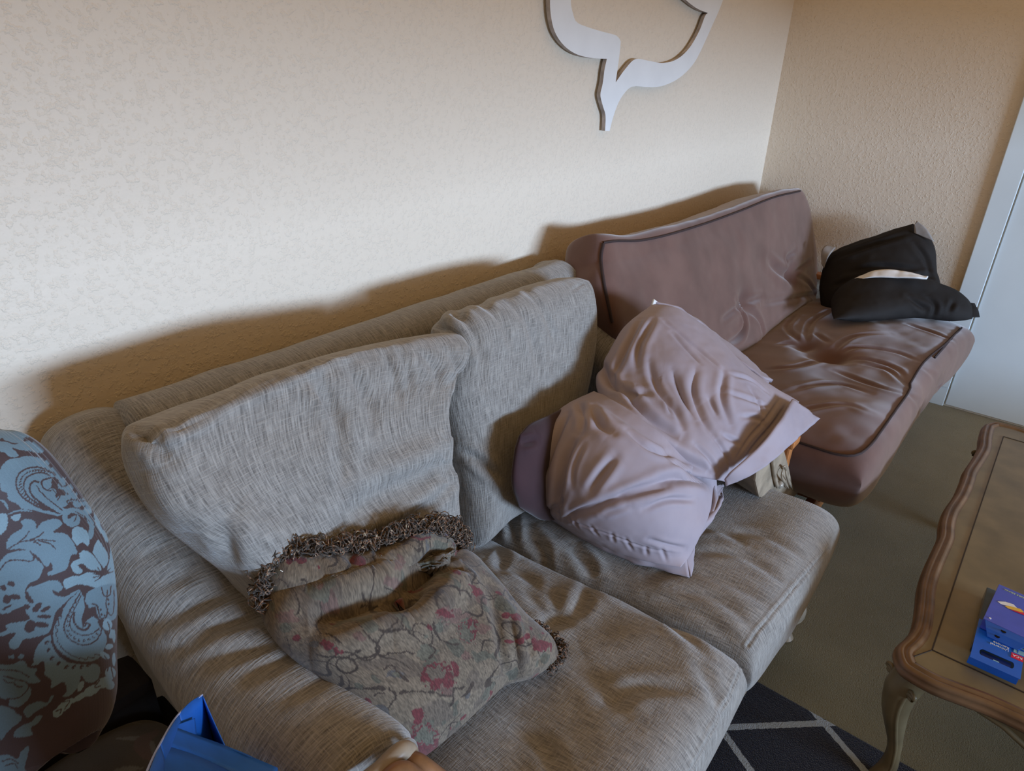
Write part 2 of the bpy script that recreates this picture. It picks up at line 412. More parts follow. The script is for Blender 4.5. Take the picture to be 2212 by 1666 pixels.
class Tube3(Soft):
    """upholstered roll given by cross-section rings"""
    def __init__(s, rings):
        R = np.array(rings, float); s.V, s.F, s.UV = loft('', R, None, None); m, n = R.shape[:2]
        # close the ends with shrinking rings
        V = s.V; F = s.F.tolist(); UV = s.UV
        for end, base in ((0, 0), (m - 1, (m - 1) * n)):
            c = R[end].mean(0); prev = list(range(base, base + n)); d = (R[end] - R[1 if end == 0 else m - 2]).mean(0); d /= np.linalg.norm(d)
            for j, (k, o) in enumerate(((.93, .012), (.8, .02), (.6, .024), (.4, .025), (.2, .025), (.02, .025))):
                nv = c + (R[end] - c) * k + d * o; st = len(V); V = np.vstack([V, nv]); UV = np.vstack([UV, UV[base:base + n] + [.02 * (j + 1), 0]])
                cur = list(range(st, st + n))
                for q in range(n):
                    f = [prev[q], cur[q], cur[(q + 1) % n], prev[(q + 1) % n]]; F.append(f if end == 0 else f[::-1])
                prev = cur
        s.V, s.F, s.UV = V, np.array(F), UV
        c = s.V.mean(0); N = vnormals(s.V, s.F)
        if (N * (s.V - c)).sum() < 0: s.F = s.F[:, ::-1]
        s.front = np.ones(len(s.V), bool); s.col = None
def rings_along(path, sgn, n=90, ring=72):
    """path: list of (y, xc, zc, rx_in, rx_out, rz, zbot): arm cross sections in the x-z plane"""
    A = crv(path, n); out = []
    for y, xc, zc, rx, rz, zb in A:
        r = []
        for k in range(ring):
            a = 2 * math.pi * k / ring; ca, sa = math.cos(a), math.sin(a)
            x = xc + rx * math.copysign(abs(ca) ** .9, ca); z = zc + rz * math.copysign(abs(sa) ** .9, sa)
            if sa < 0:
                out_ = ca * sgn < 0
                if out_:
                    h = min(1, -sa * 2.2); z = zc - rz * math.sin(min(1, h) * math.pi / 2) if h < 1 else zc - rz + (zb - zc + rz) * ((-sa * 2.2 - 1) / 1.2)
                    x = xc + math.copysign(rx * (.55 + .45 * math.cos(h * math.pi / 2)), ca) if h < 1 else xc + math.copysign(rx * .55, ca) * min(1, abs(ca) * 1.2)
                else:
                    z = zc + (zb - zc) * abs(sa) ** .45; x = xc + rx * (1 - .12 * min(1, abs(sa) ** .8)) * math.copysign(abs(ca) ** .35, ca)
            r.append((x, y, z))
        out.append(r)
    return out
# frame back with rolled top
back = []
for x in np.linspace(.385, 1.70, 60):
    r = []; yc, zc = 1.19, .868
    for k in range(64):
        a = 2 * math.pi * k / 64; ca, sa = math.cos(a), math.sin(a)
        if sa >= 0: r.append((x, yc + .075 * ca, zc + .062 * sa))
        else: r.append((x, yc + .066 * math.copysign(abs(ca) ** .5, ca) , zc + (.12 - zc) * abs(sa) ** .4))
    back.append(r)
bk = Tube3(back); bk.rumple(.003, 9, 3); bk.make('back_frame', M_tweed, sofa)
def arm(name, xc, sgn):
    path = [(.52, xc, .575, .098, .088, .14), (.6, xc, .58, .100, .09, .14), (.75, xc, .59, .102, .09, .14), (.9, xc, .615, .10, .09, .14),
            (1.02, xc, .685, .098, .088, .14), (1.12, xc + .0, .775, .093, .085, .14), (1.2, xc, .848, .088, .074, .14), (1.26, xc, .846, .08, .066, .14)]
    a = Tube3(rings_along(path, sgn)); return a
aL = arm('arm', .335, 1)
aL.rumple(.004, 7, 5, 2)
for p_, w_, d_ in (([(300, 1345), (400, 1320), (500, 1272)], .016, .009), ([(385, 1375), (480, 1350), (585, 1318)], .014, .009), ([(420, 1432), (520, 1412), (618, 1385)], .013, .007), ([(505, 1470), (580, 1440), (645, 1405)], .012, .007),
                   ([(340, 1262), (380, 1250), (420, 1226)], .013, .006), ([(580, 1520), (660, 1490), (720, 1450)], .012, .005), ([(330, 1410), (400, 1400), (460, 1380)], .010, .005), ([(270, 1200), (330, 1190), (380, 1160)], .012, .004)):
    aL.fold(p_, w_, d_, ridge=.35)
aL.make('arm', M_tweed, sofa)
aR = arm('arm', 1.70, -1); aR.rumple(.004, 7, 6, 2); aR.make('arm', M_tweed, sofa)
# seat cushions
def seatc(x0b, x1b, x0f, x1f, yb, yf, z=.365, **k):
    e = .05
    top = [(x0b, yb, z), ((x0b + x1b) / 2, yb, z), (x1b, yb, z)]
    bot = [(x0f + .01, yf + .012, z), ((x0f * 2 + x1f) / 3, yf, z), ((x0f + 2 * x1f) / 3, yf, z), (x1f - .01, yf + .012, z)]
    left = [(x0b, yb, z), ((x0b + x0f) / 2, (yb + yf) / 2, z), (x0f + .01, yf + .012, z)]
    right = [(x1b, yb, z), ((x1b + x1f) / 2, (yb + yf) / 2, z), (x1f - .01, yf + .012, z)]
    return Soft(top, bot, left, right, .105, .10, p=12, q=2.6, hint=(0, 0, 1), **k)
sL = seatc(.44, .985, .45, 1.065, 1.0, .205, nu=200, nv=240)
sR = seatc(.985, 1.63, 1.065, 1.70, 1.0, .205, nu=200, nv=240)
# back cushions
def lbc():
    yf, t = .90, .085
    top = [P(283, 925, .97, .955), P(340, 872, 1.03, .98), P(450, 822, 1.05, 1.0), P(600, 772, 1.05, 1.0), P(740, 738, 1.04, 1.0), P(880, 716, 1.02, .98), P(965, 722, .97, .95), P(1008, 752, .90, .93)]
    right = [P(1008, 752, .90, .93), P(1026, 800, .87, .92), P(1022, 870, .83, .91), P(1004, 940, .80, .88), P(1020, 1020, .765, .86), P(1034, 1110, .74, .84), P(1040, 1215, .72, .82)]
    left = [P(283, 925, .97, .955), P(282, 960, .95, .95), P(300, 1030, .93, .93), P(350, 1110, .90, .90), P(440, 1190, .87, .87), P(520, 1270, .85, .85), P(570, 1350, .83, .83)]
    bot = [left[-1], P(700, 1320, .81, .82), P(860, 1270, .77, .82), right[-1]]
    c = Soft(top, bot, left, right, t, t, p=12, q=2.3, nu=260, nv=220); return c
def rbc():
    t = .085
    top = [P(885, 695, 1.10, 1.02), P(930, 662, 1.10, 1.03), P(1010, 635, 1.10, 1.03), P(1100, 608, 1.09, 1.03), P(1200, 592, 1.07, 1.02), P(1262, 605, 1.0, .99)]
    right = [P(1262, 605, 1.0, .99), P(1298, 650, .94, .98), P(1300, 740, .92, .97), P(1290, 800, .90, .95), P(1270, 900, .86, .92), P(1230, 1010, .82, .89), P(1180, 1120, .78, .87)]
    left = [P(885, 695, 1.10, 1.02), P(940, 760, 1.0, .98), P(960, 860, .93, .95), P(980, 960, .9, .92), P(1000, 1060, .87, .89), P(1010, 1140, .85, .87), P(1015, 1190, .85, .86)]
    bot = [left[-1], P(1100, 1150, .80, .86), right[-1]]
    return Soft(top, bot, left, right, t, t, p=9, q=2.3, nu=220, nv=220)
cL, cR = lbc(), rbc()
for c, sd in ((cL, 11), (cR, 12), (sL, 13), (sR, 14)): c.rumple(.004, 6, sd, 2)
def cushion(name, c, mat, label, group=None):
    o = c.make(name, mat); return tag(o, label, 'cushion', group)
# ---- folds of the loveseat cushions (pixels of the photo name the place on the cushion)
def wr(c, L, w, d, **k):
    for p in L: c.fold(p, w, d, **k)
# left back cushion: top-left tucked corner, gusset line, vertical pulls
cL.ridge([(300, 935), (345, 960), (420, 915), (560, 855), (760, 770), (900, 745)], .010, .006)
cL.fold([(292, 925), (330, 958), (372, 990)], .010, .014)
cL.fold([(345, 948), (400, 925), (470, 890)], .006, .007)
wr(cL, [[(690, 790), (712, 850), (735, 960), (742, 1060)], [(745, 775), (790, 860), (815, 930)], [(650, 800), (700, 850), (725, 900)]], .013, .009)
wr(cL, [[(905, 755), (940, 800), (958, 850)], [(860, 750), (880, 800), (885, 850)], [(960, 745), (985, 790), (1000, 840)], [(830, 755), (850, 810), (860, 870)]], .010, .006)
cL.ridge([(800, 1050), (880, 1010), (960, 960), (995, 930)], .03, .012); cL.fold([(740, 1120), (840, 1060), (930, 1020), (1000, 990)], .022, .016)
cL.fold([(770, 1170), (870, 1130), (960, 1060), (1005, 1010)], .012, .010); cL.ridge([(500, 1100), (560, 1150), (640, 1180)], .03, .008)
cL.fold([(480, 1120), (490, 1170), (500, 1220)], .014, .010); cL.ridge([(330, 1010), (360, 1080), (420, 1150)], .03, .008)
cL.rumple(.0016, (26, 5), 31, 2)
# right back cushion
cR.fold([(880, 705), (930, 700), (985, 715), (1015, 750)], .012, .014); cR.ridge([(905, 680), (960, 690), (1000, 720), (1020, 770)], .014, .009)
cR.fold([(960, 668), (1010, 700), (1040, 760), (1045, 830)], .012, .009); cR.fold([(1030, 650), (1080, 690), (1110, 760)], .012, .006)
cR.fold([(1130, 625), (1170, 665), (1200, 740)], .012, .005); cR.fold([(1235, 628), (1265, 612), (1285, 640)], .005, .004)
cR.fold([(1000, 975), (1040, 1000), (1075, 1030)], .010, .010); cR.ridge([(1010, 990), (1050, 1030), (1090, 1060)], .014, .006)
cR.fold([(1090, 640), (1140, 700), (1165, 790), (1170, 880)], .016, .006)
cR.rumple(.0016, (26, 5), 32, 2)
# seat cushions: worn hollows and creases fanning to the front
for L in ([(1620, 1180), (1540, 1140), (1470, 1150)], [(1700, 1260), (1600, 1200), (1500, 1190)], [(1690, 1330), (1600, 1270), (1480, 1230), (1400, 1240)], [(1640, 1370), (1560, 1300), (1450, 1270)],
          [(1745, 1210), (1660, 1160), (1580, 1150)], [(1600, 1390), (1500, 1320), (1400, 1290)]): sR.fold(L, .014, .0055, ridge=.3)
sR.fold([(1130, 1140), (1170, 1190), (1180, 1240)], .014, .010); sR.fold([(1230, 1180), (1265, 1215), (1280, 1250)], .014, .010); sR.fold([(1050, 1110), (1070, 1150)], .012, .010); sR.fold([(1100, 1110), (1115, 1175)], .012, .010)
for L in ([(1060, 1210), (1120, 1230), (1190, 1300)], [(1120, 1260), (1190, 1330), (1250, 1350)], [(1190, 1260), (1200, 1330), (1150, 1370)], [(1030, 1190), (1100, 1180), (1160, 1210)], [(1280, 1250), (1250, 1310), (1190, 1350)],
          [(1040, 1230), (1060, 1290)], [(1340, 1290), (1440, 1340), (1560, 1450)], [(1500, 1420), (1540, 1490), (1560, 1560)], [(1300, 1520), (1390, 1480), (1500, 1490)], [(1100, 1560), (1170, 1600), (1210, 1666)]):
    sL.fold(L, .015, .0065, ridge=.3)
sL.fold([(1210, 1420), (1290, 1470), (1370, 1560)], .02, .006, ridge=.3); sL.ridge([(1250, 1400), (1400, 1380), (1560, 1430)], .05, .008)
sL.lump((1350, 1400), .12, -.010); sL.lump((1150, 1600), .10, -.012); sR.lump((1350, 1250), .10, -.010)
for c, pp in ((sL, [(1612, 1402), (1598, 1440), (1560, 1530), (1515, 1620), (1490, 1666)]), (sR, [(1790, 1185), (1745, 1235), (1690, 1300), (1640, 1360), (1615, 1395)])):
    c.fold(pp, .0035, .003, taper=False); c.ridge(pp, .012, .003)
cushion('seat_cushion', sL, M_tweed, 'grey tweed seat cushion of the loveseat, the one under the fringed tapestry pillow', 'loveseat seat cushions')
cushion('seat_cushion', sR, M_tweed, 'grey tweed seat cushion of the loveseat, the one under the two mauve-grey pillows', 'loveseat seat cushions')
cushion('back_cushion', cL, M_tweed, 'slouching wide grey tweed back cushion directly behind the tapestry pillow', 'loveseat back cushions')
cushion('back_cushion', cR, M_tweed, 'taller grey tweed back cushion next to the mauve-grey pillows', 'loveseat back cushions')
# cording and carved wood of the loveseat
M_woodbr = plain('worn_brown_wood', (.20, .10, .045), .35, .5, .35, 30)
A_ = at
def armwood(xc, s):
    y = .505
    face = []
    for k in range(26):
        a = math.pi * (1.18 - 1.36 * k / 25); face.append((xc + .082 * math.cos(a), y - .012, .552 + .078 * math.sin(a)))
    pts = [(xc - .06, y, .16), (xc - .062, y, .3), (xc - .075, y, .45)] + face + [(xc + .075, y, .45), (xc + .062, y, .3), (xc + .06, y, .16)]
    yw = y - .026
    pw = [(xc + .066 * math.cos(a), yw, .545 + .062 * math.sin(a)) for a in np.linspace(math.pi * 1.1, -.1 * math.pi, 22)]
    out = [(xc - .055, yw, .16)] + [(xc - .05 - .012 * math.sin(t), yw, .16 + .3 * t) for t in (.3, .6, .9)] + pw + [(xc + .05 + .012 * math.sin(t), yw, .16 + .3 * t) for t in (.9, .6, .3)] + [(xc + .055, yw, .16)]
    w_ = poly('carved_post', [out, [(a, b + .028, c) for a, b, c in out]], M_antique, sofa, bev=.006)
    return w_
w_ = armwood(.335, 1)
tube('arm_cording', crv([A_(*q, y=.488) for q in ((897, 1625), (893, 1608), (880, 1602), (858, 1614), (828, 1642), (792, 1670), (740, 1712))], 40), .0048, M_tweed, sofa, 10)
tube('arm_scroll', crv([A_(*q, y=.470) for q in ((886, 1645), (884, 1626), (870, 1622), (850, 1636), (815, 1672), (770, 1715), (720, 1780))], 60), .0125, M_antique, w_, 16)
tube('arm_scroll', crv([A_(885, 1642, y=.462), A_(905, 1650, y=.448), A_(935, 1672, y=.43), A_(965, 1700, y=.415), A_(985, 1760, y=.40), A_(985, 1850, y=.395)], 60), .0125, M_woodbr, w_, 16)
tube('arm_scroll', crv([A_(835, 1685, y=.455), A_(860, 1668, y=.45), A_(885, 1672, y=.44), A_(910, 1700, y=.425), A_(925, 1760, y=.41)], 60), .013, M_woodbr, w_, 16)
armwood(1.70, 1)
# front post of the right arm, its bead, leaf and ridge
def arm_post(s):
    fr = [at(*q, y=.405) for q in ((1632, 1040), (1637, 1000), (1655, 972), (1690, 955), (1705, 1010), (1712, 1045), (1726, 1066), (1700, 1085), (1640, 1075))]
    b = poly('arm_front', [fr, [q + np.array([.02, .10, .01]) for q in fr]], M_antique, sofa, bev=.006)
    L = [at(*q, y=.398) for q in ((1668, 965), (1670, 1000), (1674, 1030), (1679, 1052))]; tube('raised_ridge', crv(L, 20), .005, M_antique, b)
    bm = bmesh.new(); bmesh.ops.create_uvsphere(bm, u_segments=16, v_segments=10, radius=.011, matrix=Matrix.Translation(at(1684, 1047, y=.395).tolist())); bm_obj('bead', bm, M_steelwood, b, True)
    for q0, q1, q2 in (((1692, 1012), (1689, 1030), (1704, 1056)), ((1697, 1014), (1700, 1030), (1712, 1060)), ((1690, 1010), (1695, 1008), (1700, 1018))):
        tube('carved_leaf', crv([at(*q0, y=.396), at(*q1, y=.392), at(*q2, y=.396)], 16), np.r_[np.linspace(.002, .005, 8), np.linspace(.005, .001, 8)], M_antique, b)
M_steelwood = plain('polished_antique_bead', (.30, .27, .22), .12, .9)
arm_post(1)
# rail under the seat
rail = []
for x in np.linspace(.40, 1.68, 50):
    wv = .012 * math.cos((x - 1.03) * 9)
    rail.append((x, wv))
topr = [(x, .256, .262) for x, _ in rail]; botr = [(x, .256, .15 + wv) for x, wv in rail][::-1]
rl = poly('front_rail', [topr + botr, [(a, b + .03, c) for a, b, c in topr + botr]], M_antique, sofa, bev=.003)
tube('rail_bead', [(x, .253, .225) for x in np.linspace(.40, 1.68, 30)], .006, M_antique, rl)
for k in range(7):
    xx = 1.35 + .04 * k
    tube('carved_leaf', crv([(xx, .252, .19), (xx + .02, .244, .205), (xx + .04, .252, .185)], 10), .006, M_antique, rl)
box('underframe', (.42, .27, .13), (1.66, 1.2, .255), M_dark, sofa)
for x, y in ((.45, .28), (1.64, .28), (.45, 1.18), (1.64, 1.18)):
    z_ = .0112 if x < 1 and y < .6 else 0; tube('leg', crv([(x, y, .15), (x, y - .012, .10), (x, y + .004, .05), (x, y - .008, z_)], 16), np.interp(np.linspace(0, 1, 16), [0, .3, .8, 1], [.03, .032, .016, .022]), M_antique, sofa, 14)

# ------------------------------------------------------------------ futon
fut = thing('futon', (2.7, .7, 0), 'brown microsuede futon with a tufted mattress and wood frame in the corner past the loveseat', 'futon')
t = .07
def ft(px, py, y): return P(px, py, y, y + t)
fb = Soft([ft(1312, 516, 1.06), ft(1360, 520, 1.06), ft(1420, 508, 1.06), ft(1500, 487, 1.055), ft(1600, 452, 1.05), ft(1680, 422, 1.045), ft(1738, 412, 1.04)],
          [(1.80, .90, .40), (2.4, .88, .38), (3.45, .89, .36)],
          [ft(1312, 516, 1.06), ft(1306, 580, 1.03), ft(1322, 680, .96), (1.80, .90, .40)],
          [ft(1738, 412, 1.04), ft(1755, 450, 1.02), ft(1768, 520, .97), ft(1774, 600, .90), (3.45, .89, .36)], t, .12, p=26, q=3.4, nu=260, nv=180)
fb.rumple(.005, 5, 21, 3)
fb.fold([(1660, 565), (1690, 590), (1715, 600)], .02, .018); fb.fold([(1590, 650), (1608, 680), (1603, 720), (1570, 745)], .012, .018)
fb.lump((1712, 592), .05, -.04); fb.lump((1610, 655), .05, -.032)
for L in ([(1712, 592), (1740, 570), (1755, 560)], [(1712, 592), (1745, 610), (1765, 640)], [(1712, 592), (1700, 560), (1720, 540)], [(1608, 655), (1650, 640)], [(1608, 660), (1640, 690), (1650, 730)], [(1600, 660), (1560, 690)], [(1640, 740), (1700, 690), (1750, 650)], [(1590, 770), (1640, 745)]): fb.fold(L, .012, .010)
seamback = seam('piping', fb, None, .006, M_cord, None, .002, pts=fb.on([(1306, 524), (1300, 560), (1306, 610), (1318, 690)], 40)) if False else None
b_ = fb.make('back_mattress', M_suede, fut)
def border(s, k0, k1):
    pass
def pipe_on(s, pix, parent, r=.005, off=.0022):
    return seam('piping', s, pix, r, M_cord, parent, off)
pipe_on(fb, [(1303, 527), (1298, 560), (1304, 610), (1312, 650), (1322, 695)], b_)
pipe_on(fb, [(1303, 525), (1330, 521), (1380, 520), (1440, 508), (1520, 484), (1600, 455), (1670, 427), (1728, 413)], b_, .004)
fs_top = .085
def fz(px, py, z, dz=-.085): p = at(px, py, z=z); return p + np.array([0, 0, dz])
frontL, f2, f3, f4, f5 = [q + np.array([0, -.035, 0]) for q in (fz(1850, 985, .52), fz(1893, 945, .52), fz(1960, 850, .515), fz(2035, 752, .51), fz(2100, 695, .505))]
fs = Soft([(1.90, .93, .38), (2.6, .90, .37), (3.56, .90, .37)], [frontL, f2, f3, f4, f5], [(1.90, .93, .38), (1.87, .6, .41), frontL], [(3.56, .90, .37), (3.56, .55, .41), f5], .085, .15, p=14, q=2.3, nu=260, nv=200, hint=(0, 0, 1))
fs.rumple(.006, 5, 22, 3)
fs.lump((1795, 765), .065, -.06); fs.lump((1740, 745), .05, -.03); fs.lump((1860, 900), .16, .012); fs.lump((1890, 720), .12, .012); fs.lump((1700, 830), .12, .01)
for L in ([(1795, 765), (1850, 750), (1930, 760), (1985, 780)], [(1795, 768), (1870, 775), (1940, 800), (1963, 835)], [(1860, 785), (1920, 800), (1955, 830)], [(1795, 760), (1840, 730), (1920, 725)], [(1790, 770), (1730, 790), (1660, 800)],
          [(1780, 760), (1720, 740), (1680, 745)], [(1740, 745), (1750, 700), (1790, 670)], [(1740, 745), (1700, 710), (1720, 680)], [(1800, 800), (1880, 830), (1950, 850)], [(1700, 850), (1800, 830), (1880, 850)], [(1720, 890), (1820, 880), (1880, 900)], [(1960, 700), (2020, 720), (2060, 735)],
          [(1960, 850), (1990, 880), (1990, 920)], [(2000, 800), (2030, 830), (2020, 870)], [(1760, 720), (1790, 740)]): fs.fold(L, .011, .0070, ridge=.3)
fs_o = fs.make('seat_mattress', M_suede, fut)
pipe_on(fs, [(1712, 952), (1760, 968), (1810, 983), (1850, 984), (1880, 962), (1905, 925), (1962, 848), (1963, 835), (1990, 790), (2015, 765), (2040, 745), (2070, 715), (2098, 692)], fs_o, .004)
# oak frame
def slab(name, a, b, w, h, mat, parent, bev=.006):
    a, b = Vector(a), Vector(b); d = (b - a); L = d.length; q = d.to_track_quat('X', 'Z')
    bm = bmesh.new(); bmesh.ops.create_cube(bm, size=1); bmesh.ops.scale(bm, vec=(L, w, h), verts=bm.verts)
    if bev: bevel(bm, bev, 2)
    bmesh.ops.transform(bm, matrix=Matrix.Translation((a + b) / 2) @ q.to_matrix().to_4x4(), verts=bm.verts)
    return bm_obj(name, bm, mat, parent)
for x, in ((1.805,), (3.60,)):
    if x < 2:
        p0 = at(1722, 957, x=x); slab('armrest', (x, p0[1], p0[2] - .0), (x, 1.15, p0[2]), .06, .026, M_oak, fut)
        slab('front_post', (x, p0[1] + .035, 0), (x, p0[1] + .035, p0[2] - .014), .05, .035, M_oak, fut)
    else:
        slab('armrest', (x, .42, .53), (x, 1.15, .53), .06, .026, M_oak, fut); slab('front_post', (x, .45, 0), (x, .45, .52), .05, .035, M_oak, fut)
    slab('rear_post', (x, 1.12, 0), (x, 1.12, .53), .05, .035, M_oak, fut)
slab('seat_rail', (1.78, .38, .16), (3.6, .38, .16), .03, .09, M_oak, fut); slab('seat_rail', (1.78, 1.0, .13), (3.6, 1.0, .13), .03, .09, M_oak, fut)
bp = at(1186, 583, y=1.245)
slab('back_upright', (bp[0], 1.245, .2), (bp[0], 1.245, bp[2]), .022, .03, M_oak, fut)
slab('back_rail', (bp[0], 1.25, bp[2] - .03), (3.5, 1.25, bp[2] - .03), .022, .05, M_oak, fut)
for k in range(9): slab('seat_slat', (1.95 + .19 * k, .36, .19), (1.95 + .19 * k, 1.0, .16), .06, .018, M_oak, fut, .003)

# ------------------------------------------------------------------ pillows
def A_(px, py, **k): return at(px, py, **k)
# upper mauve pillow, across the right arm
T = [A_(1300, 800, y=.84), A_(1330, 740, y=.85), A_(1372, 690, y=.86), A_(1418, 656, y=.85)]
def pillow_obj(name, s, mat, label, group=None): return tag(s.make(name, mat), label, 'pillow', group)
top = [A_(1290, 835, y=.80), A_(1312, 770, y=.82), A_(1350, 705, y=.83), A_(1412, 655, y=.82)]
right = [top[-1], A_(1470, 672, y=.76), A_(1540, 725, y=.68), A_(1600, 785, y=.58), A_(1660, 830, y=.50), A_(1725, 868, y=.42)]
bot = [A_(1330, 905, y=.66), A_(1420, 985, y=.56), A_(1500, 1025, y=.49), A_(1572, 1040, y=.44)]
flg = [right[-1], A_(1690, 925, y=.40), A_(1640, 985, y=.41), bot[-1]]
up = Soft(top, flg[::1] if False else [bot[0]] + [bot[0]], top, bot, .05, .05) if False else None
up = Soft(right[:], bot, [top[-1], top[2], top[1], top[0], bot[0]], flg, lambda U, V: .055 + .028 * np.sin(np.pi * U) * np.sin(np.pi * V) - .048 * U ** 3, lambda U, V: .05 - .035 * U ** 3, p=3.2, q=1.7, nu=240, nv=220, hint=(-.6, -.6, .5))
top2 = [A_(1283, 845, y=.80), A_(1330, 868, y=.70), A_(1420, 930, y=.58), A_(1548, 1035, y=.47)]
left2 = [A_(1283, 845, y=.80), A_(1215, 880, y=.80), A_(1165, 935, y=.80), A_(1148, 1000, y=.79), A_(1146, 1050, y=.80)]
bot2 = [left2[-1], A_(1200, 1125, z=.505), A_(1290, 1172, z=.50), A_(1380, 1210, z=.50), A_(1470, 1225, z=.50)]
right2 = [top2[-1], A_(1545, 1080, y=.46), A_(1520, 1140, z=.55), A_(1495, 1195, z=.51), bot2[-1]]
low = Soft(top2, bot2, left2, right2, lambda U, V: .045 + .05 * np.sin(np.pi * np.clip(U, 0, 1)) * np.sin(np.pi * V), .03, p=3.0, q=1.6, nu=240, nv=220, hint=(-.6, -.6, .5))
up.rumple(.003, 8, 41, 4); low.rumple(.003, 8, 42, 4)
def folds(c, LL, k=1.0, r=.6):
    for w_, d_, *ls in LL:
        for L in ls: c.fold(L, w_, d_ * k, ridge=r * .6)
folds(up, [(.011, .017, [(1345, 830), (1370, 868), (1410, 905), (1450, 935), (1472, 948)], [(1325, 890), (1400, 950), (1470, 990), (1530, 1020)], [(1300, 790), (1322, 830), (1360, 850), (1400, 850)]),
           (.009, .010, [(1400, 780), (1420, 840), (1460, 890), (1480, 935)], [(1450, 800), (1470, 850), (1505, 910)], [(1500, 800), (1495, 850), (1520, 910), (1550, 950)], [(1565, 800), (1560, 860), (1580, 920)], [(1385, 690), (1360, 740), (1335, 790), (1320, 830)], [(1410, 690), (1380, 750), (1375, 800)]),
           (.006, .0055, [(1580, 810), (1620, 820), (1660, 850)], [(1570, 850), (1610, 860), (1660, 880)], [(1600, 900), (1640, 905), (1660, 930)], [(1540, 940), (1570, 985), (1580, 1020)], [(1500, 960), (1530, 990), (1550, 1020)], [(1430, 690), (1490, 740), (1560, 800)], [(1450, 720), (1510, 790)], [(1560, 940), (1600, 960)], [(1530, 860), (1550, 900)], [(1620, 840), (1640, 870), (1650, 900)], [(1340, 870), (1380, 900)], [(1440, 860), (1450, 900)])])
for p_ in ([(1686, 860), (1655, 905), (1620, 945), (1590, 990)], [(1700, 872), (1668, 918), (1630, 962), (1600, 1005)]): up.fold(p_, .004, .0035)
up.ridge([(1380, 780), (1450, 780), (1540, 860)], .07, .010)
folds(low, [(.011, .015, [(1245, 940), (1222, 990), (1208, 1050), (1200, 1110)], [(1275, 880), (1295, 915), (1325, 935)], [(1350, 1075), (1420, 1045), (1480, 1033), (1525, 1045)]),
            (.009, .011, [(1225, 895), (1200, 950), (1172, 1030)], [(1240, 1115), (1300, 1090), (1380, 1060), (1440, 1050)], [(1330, 985), (1295, 1030), (1270, 1065)], [(1440, 990), (1490, 1020), (1530, 1035)], [(1250, 870), (1262, 905), (1255, 935)], [(1355, 930), (1400, 965), (1450, 985)]),
            (.006, .006, [(1180, 1105), (1215, 1085), (1228, 1050)], [(1215, 1125), (1250, 1105), (1290, 1090)], [(1400, 1165), (1440, 1178), (1480, 1185)], [(1180, 990), (1165, 1050), (1165, 1090)], [(1260, 960), (1240, 1010), (1235, 1050)], [(1390, 1100), (1440, 1080), (1500, 1080)], [(1300, 1110), (1360, 1090)]),
            (.0035, .0022, [(1160, 1075), (1205, 1110), (1260, 1135), (1330, 1160), (1400, 1185), (1465, 1195)]),
            (.004, .0028, [(1240, 1120), (1247, 1140)], [(1275, 1134), (1292, 1158)], [(1322, 1150), (1326, 1172)], [(1350, 1160), (1366, 1190)], [(1395, 1180), (1398, 1200)], [(1428, 1182), (1440, 1212)], [(1210, 1105), (1208, 1125)])])
uo = pillow_obj('bed_pillow', up, M_pillow, 'mauve-grey pillow lying across the right arm of the loveseat, upper of the pair'); lo_ = pillow_obj('bed_pillow', low, M_pillow, 'rumpled mauve-grey pillow on the right seat cushion, lower of the pair')
def hem(name, inner, outer, parent, mat=None, n=60, m=10, wave=.004, seed=3, th=.004):
    I, O = crv(inner, n), crv(outer, n); G = np.array([I * (1 - k) + O * k for k in np.linspace(0, 1, m)])
    d = noise3(G.reshape(-1, 3), 26, seed, 2).reshape(m, n); N = np.cross(np.gradient(G, axis=0), np.gradient(G, axis=1)); N /= np.linalg.norm(N, axis=2, keepdims=True) + 1e-9
    return sheet(name, G + N * (d * wave * np.linspace(.3, 1, m)[:, None])[..., None], th, mat or M_pillow, parent)
# open hems of the two cases
hem('hem', [A_(1712, 862, y=.417), A_(1684, 910, y=.393), A_(1640, 965, y=.40), A_(1585, 1015, y=.42), A_(1565, 1035, y=.435)],
    [A_(1770, 905, y=.372), A_(1725, 945, y=.362), A_(1680, 985, y=.368), A_(1625, 1025, y=.39), A_(1568, 1050, y=.43)], uo)
hem('hem', [A_(1150, 1040, y=.77), A_(1200, 1105, z=.52), A_(1290, 1150, z=.53), A_(1380, 1190, z=.52), A_(1480, 1190, z=.52)],
    [A_(1151, 1095, z=.482), A_(1225, 1145, z=.478), A_(1310, 1190, z=.476), A_(1395, 1222, z=.474), A_(1490, 1248, z=.472)], lo_, seed=5)
hem('hem_flap', [A_(1500, 1150, z=.53), A_(1498, 1185, z=.50), A_(1478, 1200, z=.50)], [A_(1502, 1160, z=.51), A_(1500, 1200, z=.478), A_(1492, 1246, z=.476)], lo_, seed=6, m=6, n=20)
hem('hem_lip', [A_(1406, 665, y=.82), A_(1425, 672, y=.81)], [A_(1412, 646, y=.82), A_(1432, 660, y=.80)], uo, M_white, n=12, m=6, th=.006)
tube('side_seam', crv([q + np.array([0, -.0, .004]) for q in right[:-1]], 80) + noise3(crv(right[:-1], 80), 60, 4)[:, None] * .003, .0045, M_pillow, uo)
hem('side_layer', [A_(1425, 662, y=.815), A_(1485, 690, y=.745), A_(1560, 750, y=.655), A_(1640, 815, y=.53)], [A_(1430, 657, y=.825), A_(1500, 688, y=.765), A_(1585, 752, y=.675), A_(1668, 824, y=.52)], uo, n=60, m=8, seed=8, th=.01)
hem('side_layer', [A_(1540, 1050, y=.47), A_(1540, 1100, z=.56), A_(1500, 1155, z=.53)], [A_(1560, 1048, y=.50), A_(1556, 1090, z=.56), A_(1506, 1160, z=.51)], lo_, n=40, m=6, seed=9, th=.008)
